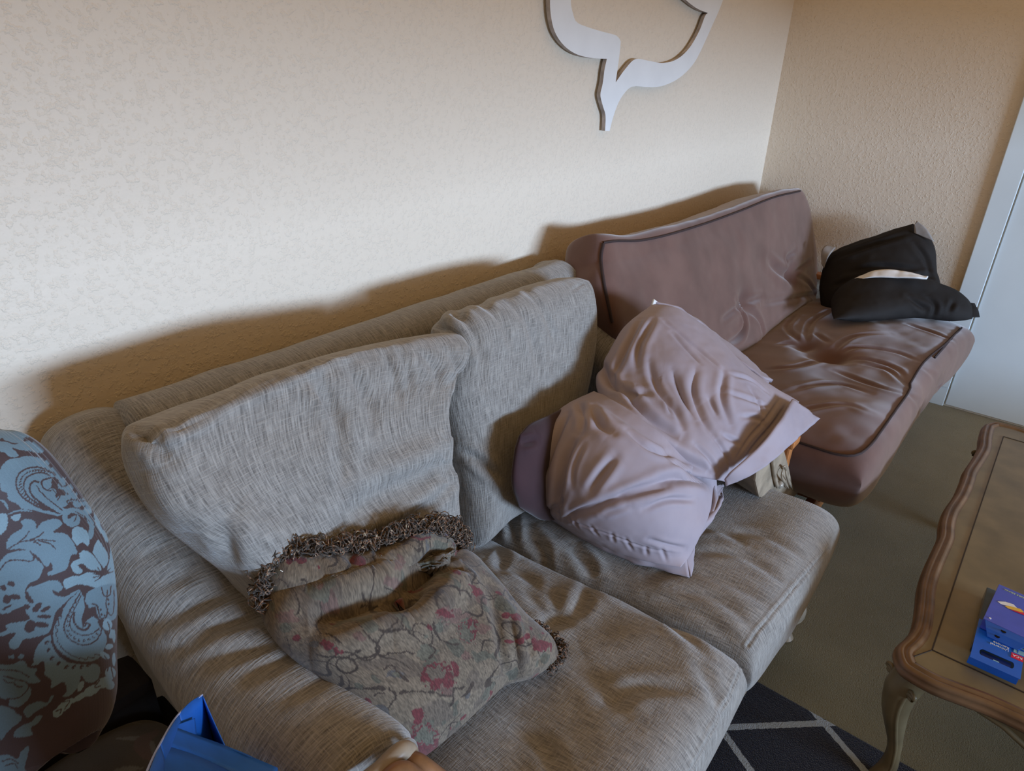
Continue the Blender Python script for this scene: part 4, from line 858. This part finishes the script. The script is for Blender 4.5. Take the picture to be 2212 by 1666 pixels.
fringe('fringe', np.array(e1), .018, m_fr.m, tpo, 4)
fringe('fringe', np.array([A_(1040, 1258, z=.585), A_(1065, 1282, z=.57), A_(1100, 1320, z=.55), A_(1150, 1352, z=.53), A_(1190, 1375, z=.51), A_(1212, 1400, z=.50), A_(1205, 1430, z=.50), A_(1185, 1450, z=.495)]), .011, m_fr.m, tpo, 5)
tube('loose_thread', crv([A_(605, 1232, y=.775), A_(640, 1250, y=.77), A_(660, 1258, y=.765), A_(680, 1256, y=.76)], 30), .0007, plain('pale_thread', (.6, .55, .45)), tpo, 6)
tube('loose_yarn', crv([A_(675, 1205, y=.775), A_(690, 1220, y=.765), A_(705, 1250, y=.755), A_(706, 1262, y=.755)], 30), .0016, m_fr.m, tpo, 6)

# ------------------------------------------------------------------ blue bag on the armchair seat
def bag():
    b = thing('shopping_bag', (.15, .5, .59), 'open bright blue shopping bag on the armchair seat beside the loveseat arm', 'bag')
    ap = A_(437, 1502, y=.64); r1 = A_(486, 1612, y=.585); r2 = A_(600, 1668, y=.515); r3 = A_(690, 1720, y=.45)
    l1 = A_(386, 1544, y=.60); l2 = A_(345, 1610, y=.52); l3 = A_(316, 1672, y=.44); l4 = A_(280, 1780, y=.34)
    def pan(nm, a, bb, c, d, n=14, cv=.0, m=M_bag):
        G = np.array([[(1 - u) * ((1 - v) * np.array(a) + v * np.array(d)) + u * ((1 - v) * np.array(bb) + v * np.array(c)) + np.array([0, 0, -cv * math.sin(math.pi * u) * (1 - v)]) for v in np.linspace(0, 1, n)] for u in np.linspace(0, 1, n)])
        return sheet(nm, G, .0012, m, b)
    dn = lambda q, k=1.0: np.array([q[0], q[1], .595])
    # far side panel, folded gusset, near panel
    pan('side_panel', ap, l1, dn(l1) + [.0, .0, 0], dn(ap), cv=-.004); pan('side_panel', l1, l2, dn(l2), dn(l1)); pan('side_panel', l2, l4, dn(l4), dn(l2))
    g = (ap + r1) / 2 * .5 + (l1 + r1) / 2 * .5; g = A_(412, 1580, y=.60)
    gb = A_(430, 1590, y=.60)
    pan('gusset', ap, r1, dn(r1), dn(ap), cv=.004); 
    e = crv([r1, (r1 + r2) / 2 + [0, 0, .004], r2, r3], 20); top = e; lo = e + np.array([-.004, -.016, -.030])
    G = np.array([top, lo]); G = np.array([top * (1 - k) + lo * k for k in np.linspace(0, 1, 5)]); sheet('top_hem', G, .002, plain('lighter_blue_hem', (.015, .13, .50), .5), b)
    pan('front_panel', r1, r3, dn(r3), dn(r1)); pan('front_panel', r3, l4, dn(l4), dn(r3))
    # the inner fold leaning across the mouth
    q0, q1, q2, q3 = A_(378, 1568, y=.585), A_(420, 1552, y=.612), A_(430, 1592, y=.60), A_(486, 1616, y=.583)
    pan('inner_fold', q0, q1, A_(424, 1588, y=.60), A_(372, 1582, y=.575), m=M_bag)
    G = np.array([[x * (1 - k) + y_ * k for k in np.linspace(0, 1, 6)] for x, y_ in zip(crv([A_(372, 1570, y=.580), A_(430, 1592, y=.592), r1, A_(600, 1660, y=.513)], 24), crv([A_(352, 1610, y=.545), A_(420, 1632, y=.55), A_(490, 1664, y=.54), A_(600, 1720, y=.48)], 24))])
    sheet('inner_fold', G, .0015, plain('lighter_blue_hem', (.014, .12, .46), .5), b)
    G = np.array([[x * (1 - k) + y_ * k for k in np.linspace(0, 1, 6)] for x, y_ in zip(crv([A_(352, 1610, y=.545), A_(420, 1632, y=.55), A_(490, 1664, y=.54), A_(600, 1720, y=.48)], 24), crv([A_(300, 1710, y=.46), A_(400, 1740, y=.47), A_(500, 1780, y=.46), A_(600, 1820, y=.42)], 24))])
    sheet('inner_fold', G, .0012, M_bag, b)
    tube('paper_edge', crv([ap, l1, l2, l3, l4], 40) + [0, 0, .0006], .0011, plain('pale_paper_edge', (.35, .4, .6)), b, 6)
    box('base', (.02, .33, .592), (.17, .50, .596), M_bag, b)
bag()
# ------------------------------------------------------------------ coffee table
TZ = .43
tab = thing('coffee_table', (1.92, -.32, 0), 'antique gold French-style coffee table with scalloped edge and cabriole legs', 'table')
def outline():
    L = [A_(*q, z=TZ)[:2] for q in ((2212, 1561), (2170, 1541), (2129, 1523), (2075, 1503), (2021, 1482), (1975, 1457), (1946, 1436), (1934, 1409), (1937, 1388), (1958, 1368), (1972, 1345), (1980, 1300), (1984, 1262), (1996, 1222), (2020, 1170), (2028, 1150), (2030, 1125), (2040, 1095), (2062, 1062), (2076, 1030), (2082, 1012), (2100, 985), (2113, 962), (2116, 940), (2112, 922))]
    L = np.array(L); cx = None
    near_ = L[:9]; side = L[9:]
    xe = L[-1][0]; ym = -.33
    # one long side, then mirrored ends and side
    end = near_[::-1][1:]                                    # corner towards the middle of the short end
    x0 = L[8][0]; xf = xe + .03
    far = [(xf - (p[0] - x0) , p[1]) for p in end]
    half = [tuple(p) for p in near_] + [tuple(p) for p in side[:-1]] + [(xf, side[-1][1] - .01)] + far
    other = [(x, 2 * ym - y) for x, y in half][::-1]
    return crv([(x, y, 0) for x, y in half + other + [half[0]]], 520)[:-1]
O2 = outline()
T_ = np.roll(O2, -1, 0) - np.roll(O2, 1, 0); T_ /= np.linalg.norm(T_, axis=1, keepdims=True); Nn = np.stack([-T_[:, 1], T_[:, 0], T_[:, 0] * 0], 1)
cen = O2.mean(0)
if ((O2 - cen) * Nn).sum() < 0: Nn = -Nn
prof = [(.030, -.030), (.012, -.032), (.004, -.028), (.0, -.022), (.001, -.015), (.006, -.011), (.004, -.007), (.007, -.002), (.011, .0015), (.016, .001), (.018, -.002), (.020, -.002), (.023, .002), (.027, .0025), (.031, -.0005), (.033, -.002), (.038, -.002)]
def rim():
    V = np.vstack([O2 - Nn * i + [0, 0, TZ + z] for i, z in prof]); n = len(O2); m = len(prof)
    F = [[a * n + k, a * n + (k + 1) % n, (a + 1) * n + (k + 1) % n, (a + 1) * n + k] for a in range(m - 1) for k in range(n)]
    o = link('edge_moulding', mesh_np('edge_moulding', V, np.array(F)), M_golddk, tab)
    bm = bmesh.new()
    a = [bm.verts.new(p) for p in (O2 - Nn * .036 + [0, 0, TZ - .0019])]; es = [bm.edges.new((a[k], a[(k + 1) % n])) for k in range(n)]
    bmesh.ops.triangle_fill(bm, edges=es, use_beauty=True)
    r = bmesh.ops.extrude_face_region(bm, geom=bm.faces[:]); bmesh.ops.translate(bm, vec=(0, 0, -.026), verts=[e for e in r['geom'] if isinstance(e, bmesh.types.BMVert)])
    bm_obj('tabletop', bm, M_gold, tab)
rim()
c1, c2 = A_(2024, 1408, z=TZ), A_(2165, 930, z=TZ); xa, xb, ya = c1[0], 2.50, (c1[1] + c2[1]) / 2 ; yb_ = -.66 - ya
for a, b in (((xa, ya), (xb, ya)), ((xa, yb_), (xb, yb_)), ((xa, ya), (xa, yb_)), ((xb, ya), (xb, yb_))):
    slab('inlay_line', (*a, TZ - .0015), (*b, TZ - .0015), .0028, .0018, M_line, tab, 0)
q0 = A_(1975, 1417, z=TZ); slab('inlay_line', (q0[0], q0[1], TZ - .0015), (xa, ya, TZ - .0015), .002, .0018, M_line, tab, 0)
def apron(a, b, nrm, zt, dips, flip=1):
    n = 60; A3, B3 = np.array(a), np.array(b); top, bot = [], []
    for k in range(n):
        t = k / (n - 1); p = A3 * (1 - t) + B3 * t; z = np.interp(t, *dips); bow = .03 * math.sin(math.pi * t) ** 2
        top.append((*(p + np.array(nrm) * bow * .3), zt)); bot.append((*(p + np.array(nrm) * bow * .3), z))
    r1 = top + bot[::-1]; r2 = [(x - nrm[0] * .022, y - nrm[1] * .022, z) for x, y, z in r1]
    o = poly('apron', [r1, r2], M_gold, tab)
    tube('apron_bead', crv([(x + nrm[0] * .001, y + nrm[1] * .001, z + .008) for x, y, z in bot], 60), .006, M_gold, o)
dx = ([0, .04, .12, .24, .38, .5, .62, .76, .88, .96, 1], [.33, .333, .338, .328, .295, .283, .295, .328, .338, .333, .33])
zt_ = TZ - .028
xn, xf_, yn, yf_ = 1.335, 2.535, -.035, -.625
apron((xn + .0, yn - .045), (xn + .0, yf_ + .045), (-1, 0), zt_, dx); apron((xf_, yn - .045), (xf_, yf_ + .045), (1, 0), zt_, dx)
apron((xn + .045, yn), (xf_ - .045, yn), (0, 1), zt_, dx); apron((xn + .045, yf_), (xf_ - .045, yf_), (0, -1), zt_, dx)
def cab(x, y, sx, sy):
    d = np.array([sx, sy, 0]) / math.sqrt(2)
    zz = [zt_ + .002, .37, .335, .30, .25, .19, .12, .06, .03, .0112 if sx < 0 else .0]; of = [-.006, .008, .024, .032, .028, .012, -.008, -.014, -.004, .006]; rr = [.034, .036, .034, .030, .025, .020, .0155, .014, .018, .02]
    L = crv([(x + d[0] * o, y + d[1] * o, z) for o, z in zip(of, zz)], 60); r = np.interp(np.linspace(0, 1, 60), np.linspace(0, 1, len(rr)), rr)
    V, F = tube_geo(L, r, 24); o = link('leg', mesh_np('leg', V, F), M_gold, tab)
    for s in (-1, 1):                                           # raised scrolls down both edges of the leg
        e = np.array([-sy * s, sx * s, 0]) / math.sqrt(2); R2 = []
        for k in range(12, 58, 3): R2.append(L[k] + e * r[k] * .78 + d * r[k] * .42)
        st = R2[0]; curl = [st + e * (.010 + .009 * math.cos(a)) * 1 + np.array([0, 0, .009 * math.sin(a) + .004]) for a in np.linspace(0.2, 5.4, 9)]
        tube('carved_scroll', crv(curl[::-1] + R2, 90), np.interp(np.linspace(0, 1, 90), [0, .2, .6, 1], [.0035, .006, .005, .003]), M_gold, o)
    return o
for x, y, sx, sy in ((xn + .012, yn - .012, -1, 1), (xn + .012, yf_ + .012, -1, -1), (xf_ - .012, yn - .012, 1, 1), (xf_ - .012, yf_ + .012, 1, -1)): cab(x, y, sx, sy)

# ------------------------------------------------------------------ packages on the table
def text(body, name, org, ux, uy, h, mat, parent, font_shear=0, ex=.0003):
    c = bpy.data.curves.new(name, 'FONT'); c.body = body; c.size = h; c.extrude = ex; c.align_x = 'LEFT'; c.shear = font_shear
    o = bpy.data.objects.new(name, c); C.objects.link(o); bpy.context.view_layer.update()
    me = bpy.data.meshes.new_from_object(o); bpy.data.objects.remove(o)
    ux, uy = Vector(ux).normalized(), Vector(uy).normalized(); n = ux.cross(uy)
    M_ = Matrix((ux, uy, n)).transposed().to_4x4(); M_.translation = Vector(org); me.transform(M_)
    return link(name, me, mat, parent, False)
z0 = TZ + .0005
def pk():
    zt = TZ + .030
    # universal remote box: corners read from the photo on its top face
    a, b, d = A_(2095, 1420, z=zt), A_(2205, 1462, z=zt), A_(2132, 1268, z=zt); v = d - a; Lv = np.linalg.norm(v); v /= Lv; u = np.array([v[1], -v[0], 0]); Lu = (b - a) @ u
    bx = thing('remote_package', (*(a + (b - a) / 2)[:2], TZ), 'blue hang-tab package for a universal remote lying on the gold coffee table', 'package')
    def F_(s, t, z=0): return a + u * s + v * t + np.array([0, 0, z])
    body = [F_(0, .055), F_(Lu, .055), F_(Lu, Lv), F_(0, Lv)]
    poly('clear_tray', [body, [np.array([p[0], p[1], z0]) for p in body]], plain('dark_blue_grey_plastic', (.035, .055, .075), .2, .6), bx, bev=.002)
    def quad(nm, s0, s1, t0, t1, zo, mt, th=.0008): P_ = [F_(s0, t0, zo), F_(s1, t0, zo), F_(s1, t1, zo), F_(s0, t1, zo)]; return poly(nm, [P_, [p - np.array([0, 0, th]) for p in P_]], mt, bx)
    # card with a hanging slot
    bm = bmesh.new(); W_, H_ = Lu, .30 * Lv + .055
    s0, s1, t0, t1 = .2 * Lu, .80 * Lu, .020, .040
    outer = [(0, 0), (W_, 0), (W_, H_), (0, H_)]; slot = [(s0 + .004 * math.cos(x), (t0 + t1) / 2 + (t1 - t0) / 2 * math.sin(x)) for x in np.linspace(math.pi / 2, 1.5 * math.pi, 8)] + [(s1 + .004 * math.cos(x), (t0 + t1) / 2 + (t1 - t0) / 2 * math.sin(x)) for x in np.linspace(-math.pi / 2, math.pi / 2, 8)]
    vo = [bm.verts.new(F_(*p, .001)) for p in outer]; vs = [bm.verts.new(F_(*p, .001)) for p in slot]
    es = [bm.edges.new((vo[i], vo[(i + 1) % 4])) for i in range(4)] + [bm.edges.new((vs[i], vs[(i + 1) % 16])) for i in range(16)]
    bmesh.ops.triangle_fill(bm, edges=es, use_beauty=True)
    r = bmesh.ops.extrude_face_region(bm, geom=bm.faces[:]); bmesh.ops.translate(bm, vec=(0, 0, -.001), verts=[e for e in r['geom'] if isinstance(e, bmesh.types.BMVert)])
    bm_obj('hang_card', bm, M_box, bx)
    quad('card_support', 0, Lu, .016, .018, -.0002, M_box, .028); quad('slot_shadow', s0, s1, t0 - .002, t1 + .002, -.006, plain('deep_blue_slot_shade', (.004, .02, .14), .5), .001)  # dark blue sheet below the slot stands in for its shade
    quad('slot_edge', s0 + .02, s1 - .02, t0, t0 + .0025, .0012, M_cyan, .0005)
    U, Vd = -u, -v
    text('Universal', 'printed_words', F_(.70 * Lu, .070, .0015), U, Vd, .0085, M_inkw, bx); text('Remote', 'printed_words', F_(.70 * Lu, .0785, .0015), U, Vd, .0085, M_inkw, bx)
    quad('red_label', .755 * Lu, 1.0 * Lu, .052, .068, .0016, M_red, .0004); text('RCA', 'printed_words', F_(.98 * Lu, .0635, .0019), U, Vd, .0085, M_inkw, bx)
    quad('picture_panel', .79 * Lu, 1.0 * Lu, .071, .084, .0016, M_cyan, .0004); quad('picture_panel', .79 * Lu, 1.0 * Lu, .089, .101, .0016, M_cyan, .0004)
    quad('picture_panel', .86 * Lu, .88 * Lu, .073, .083, .0018, M_box, .0003)
    # second package lying on top
    zt2 = zt + .028
    e, f, g, h = A_(2158, 1262, z=zt2), A_(2124, 1336, z=zt2), None, None
    q = thing('pen_package', (*e[:2], zt + .003), 'violet-blue carton with printed white, yellow and red sticks, on top of the remote package', 'package')
    vv = e - f; lv = np.linalg.norm(vv); vv /= lv; uu = np.array([vv[1], -vv[0], 0]); W2 = .12
    def G_(s, t, z=0): return f + uu * s + vv * t + np.array([0, 0, z])
    P_ = [G_(0, 0), G_(W2, 0), G_(W2, lv), G_(0, lv)]; zb2 = zt + .0028
    poly('carton', [P_, [np.array([p[0], p[1], zb2]) for p in P_]], M_violet, q, bev=.0008)
    fl = [G_(.004, 0, -.001), G_(.085, 0, -.001), G_(.080, -.009, -.009), G_(.010, -.011, -.010)]; fo = poly('tuck_flap', [fl, [p - np.array([0, 0, .001]) for p in fl]], M_box, q)
    fl = [G_(.010, -.011, -.010), G_(.080, -.009, -.009), G_(.070, -.016, -.023), G_(.018, -.018, -.0235)]; poly('tuck_flap', [fl, [p - np.array([0, 0, .001]) for p in fl]], M_box, q)
    for s, t in ((.038, -.005), (.032, -.0145)):
        bm = bmesh.new(); bmesh.ops.create_cone(bm, cap_ends=True, segments=16, radius1=.0045, radius2=.0045, depth=.001, matrix=Matrix.Translation(G_(s, t, -.0045 if t > -.01 else -.0155).tolist())); bm_obj('punched_hole', bm, M_dark, fo)
    text('STORE BRINK', 'printed_words', G_(.056, lv - .009, .0004), -uu, -vv, .0072, plain('pale_green_ink', (.55, .72, .55), .5), q)
    def stick(nm, pts, mt): P3 = [G_(p[0], (p[1] - .033) * .9 + lv * .55, {M_inkw: .0006, M_yel: .0009, M_red: .0012}[mt]) for p in pts]; poly(nm, [P3, [p - np.array([0, 0, .0005]) for p in P3]], mt, q)
    stick('printed_stick', [(.010, .032), (.016, .028), (.040, .034), (.044, .040), (.036, .048), (.022, .044)], M_inkw)
    stick('printed_stick', [(.024, .026), (.030, .023), (.054, .031), (.056, .036), (.050, .042), (.030, .034)], M_yel)
    stick('printed_stick', [(.034, .0215), (.058, .024), (.068, .030), (.062, .036), (.052, .0295)], M_red)
    bm = bmesh.new(); bmesh.ops.create_cone(bm, cap_ends=True, segments=14, radius1=.0022, radius2=.0022, depth=.0008, matrix=Matrix.Translation(G_(.010, .010, .0004).tolist())); bm_obj('printed_mark', bm, M_inkw, q)
pk()

# ------------------------------------------------------------------ rug
def rug():
    m = Mt('navy_rug_with_pale_lattice', .95, .1, .3); v = m.coord('Object'); s = m.n('ShaderNodeSeparateXYZ'); m.l(v, s.inputs[0]); X, Y = s.outputs[0], s.outputs[1]
    wob = m.math('MULTIPLY', m.math('SUBTRACT', m.noise(v, 90, 2), .5), .006)
    def fam(nx, ny, off, per):
        d = m.math('ADD', m.math('ADD', m.math('MULTIPLY', X, nx), m.math('MULTIPLY', Y, ny)), m.math('SUBTRACT', wob, off))
        f = m.math('SUBTRACT', m.math('FRACT', m.math('ADD', m.math('DIVIDE', d, per), .5)), .5)
        return m.math('LESS_THAN', m.math('MULTIPLY', m.math('ABSOLUTE', f), per), .0085)
    ln = m.math('MAXIMUM', fam(.73, .69, 1.096, .29), fam(.86, -.50, 1.164, .255)); nn = m.noise(v, 400, 2)
    m.base(m.mix(ln, (.004, .008, .024), m.mix(nn, (.30, .36, .42), (.46, .53, .58))))
    ln2 = ln; m.bump(m.math('ADD', nn, m.math('MULTIPLY', ln, .6)), .8, .006)
    return tag(box('rug', (.27, -1.6, .0006), (1.425, .62, .011), m.m, bev=.004), 'navy blue rug with a pale diagonal lattice under the loveseat and coffee table', 'rug')
rug()

# ------------------------------------------------------------------ white cut-out on the wall
def bird():
    yf = WALL - .024
    o_ = [(1188, 0), (1191, 40), (1200, 72), (1218, 98), (1243, 116), (1275, 125), (1311, 127), (1306, 150), (1302, 180), (1297, 205), (1302, 228), (1308, 250), (1307, 283), (1317, 283), (1324, 255), (1336, 222), (1350, 200), (1366, 187), (1395, 188), (1425, 187), (1455, 176), (1480, 158), (1502, 132), (1522, 92), (1540, 52), (1560, 5), (1590, -90), (1560, -200), (1440, -270), (1300, -260), (1215, -170), (1190, -80)]
    i_ = [(1233, 0), (1238, 30), (1246, 48), (1268, 58), (1300, 68), (1332, 77), (1341, 90), (1338, 120), (1330, 178), (1350, 150), (1372, 128), (1400, 131), (1432, 136), (1462, 128), (1488, 105), (1510, 68), (1523, 35), (1529, 28), (1505, 18), (1478, -3), (1440, -40), (1480, -110), (1475, -170), (1400, -205), (1310, -190), (1250, -120), (1236, -60)]
    sharp = {(1311, 127), (1307, 283), (1317, 283), (1330, 178), (1529, 28), (1341, 90)}
    def sm(L):
        out = []; n = len(L); k0 = next(i for i, p in enumerate(L) if p in sharp); L = L[k0:] + L[:k0] + [L[k0]]; seg = [L[0]]
        for p in L[1:]:
            seg.append(p)
            if p in sharp: out += crv(seg, 6 * len(seg)).tolist()[:-1]; seg = [p]
        return out
    bm = bmesh.new(); es = []
    for L in (o_, i_):
        vs = [bm.verts.new(at(*p, y=yf)) for p in sm(L)]; es += [bm.edges.new((vs[k], vs[(k + 1) % len(vs)])) for k in range(len(vs))]
    bmesh.ops.triangle_fill(bm, edges=es, use_beauty=True)
    fr = bm.faces[:]; r = bmesh.ops.extrude_face_region(bm, geom=fr); bmesh.ops.translate(bm, vec=(0, .014, 0), verts=[e for e in r['geom'] if isinstance(e, bmesh.types.BMVert)])
    bmesh.ops.recalc_face_normals(bm, faces=bm.faces); me = bpy.data.meshes.new('wall_cutout'); bm.to_mesh(me); bm.free()
    me.materials.append(M_plaster); me.materials.append(plain('board_edge', (.42, .38, .36), .8, .2, .3, 40))
    for p in me.polygons:
        if abs(p.normal.y) < .5: p.material_index = 1
    o = bpy.data.objects.new('wall_cutout', me); C.objects.link(o)
    th = thing('wall_decoration', tuple(at(1310, 0, y=yf)), 'white painted cut-out of a curling outline with a pointed tail, hung on the textured wall', 'wall decoration')
    o.parent = th; me.transform(Matrix.Translation(-th.location)); o.name = 'cutout_board'
    for px, py in ((1215, 60), (1530, 60), (1312, 200)):
        p = at(px, py, y=yf); slab('spacer', (p[0], yf + .0135, p[2]), (p[0], WALL - .0005, p[2]), .012, .012, M_dark, th, 0)
bird()
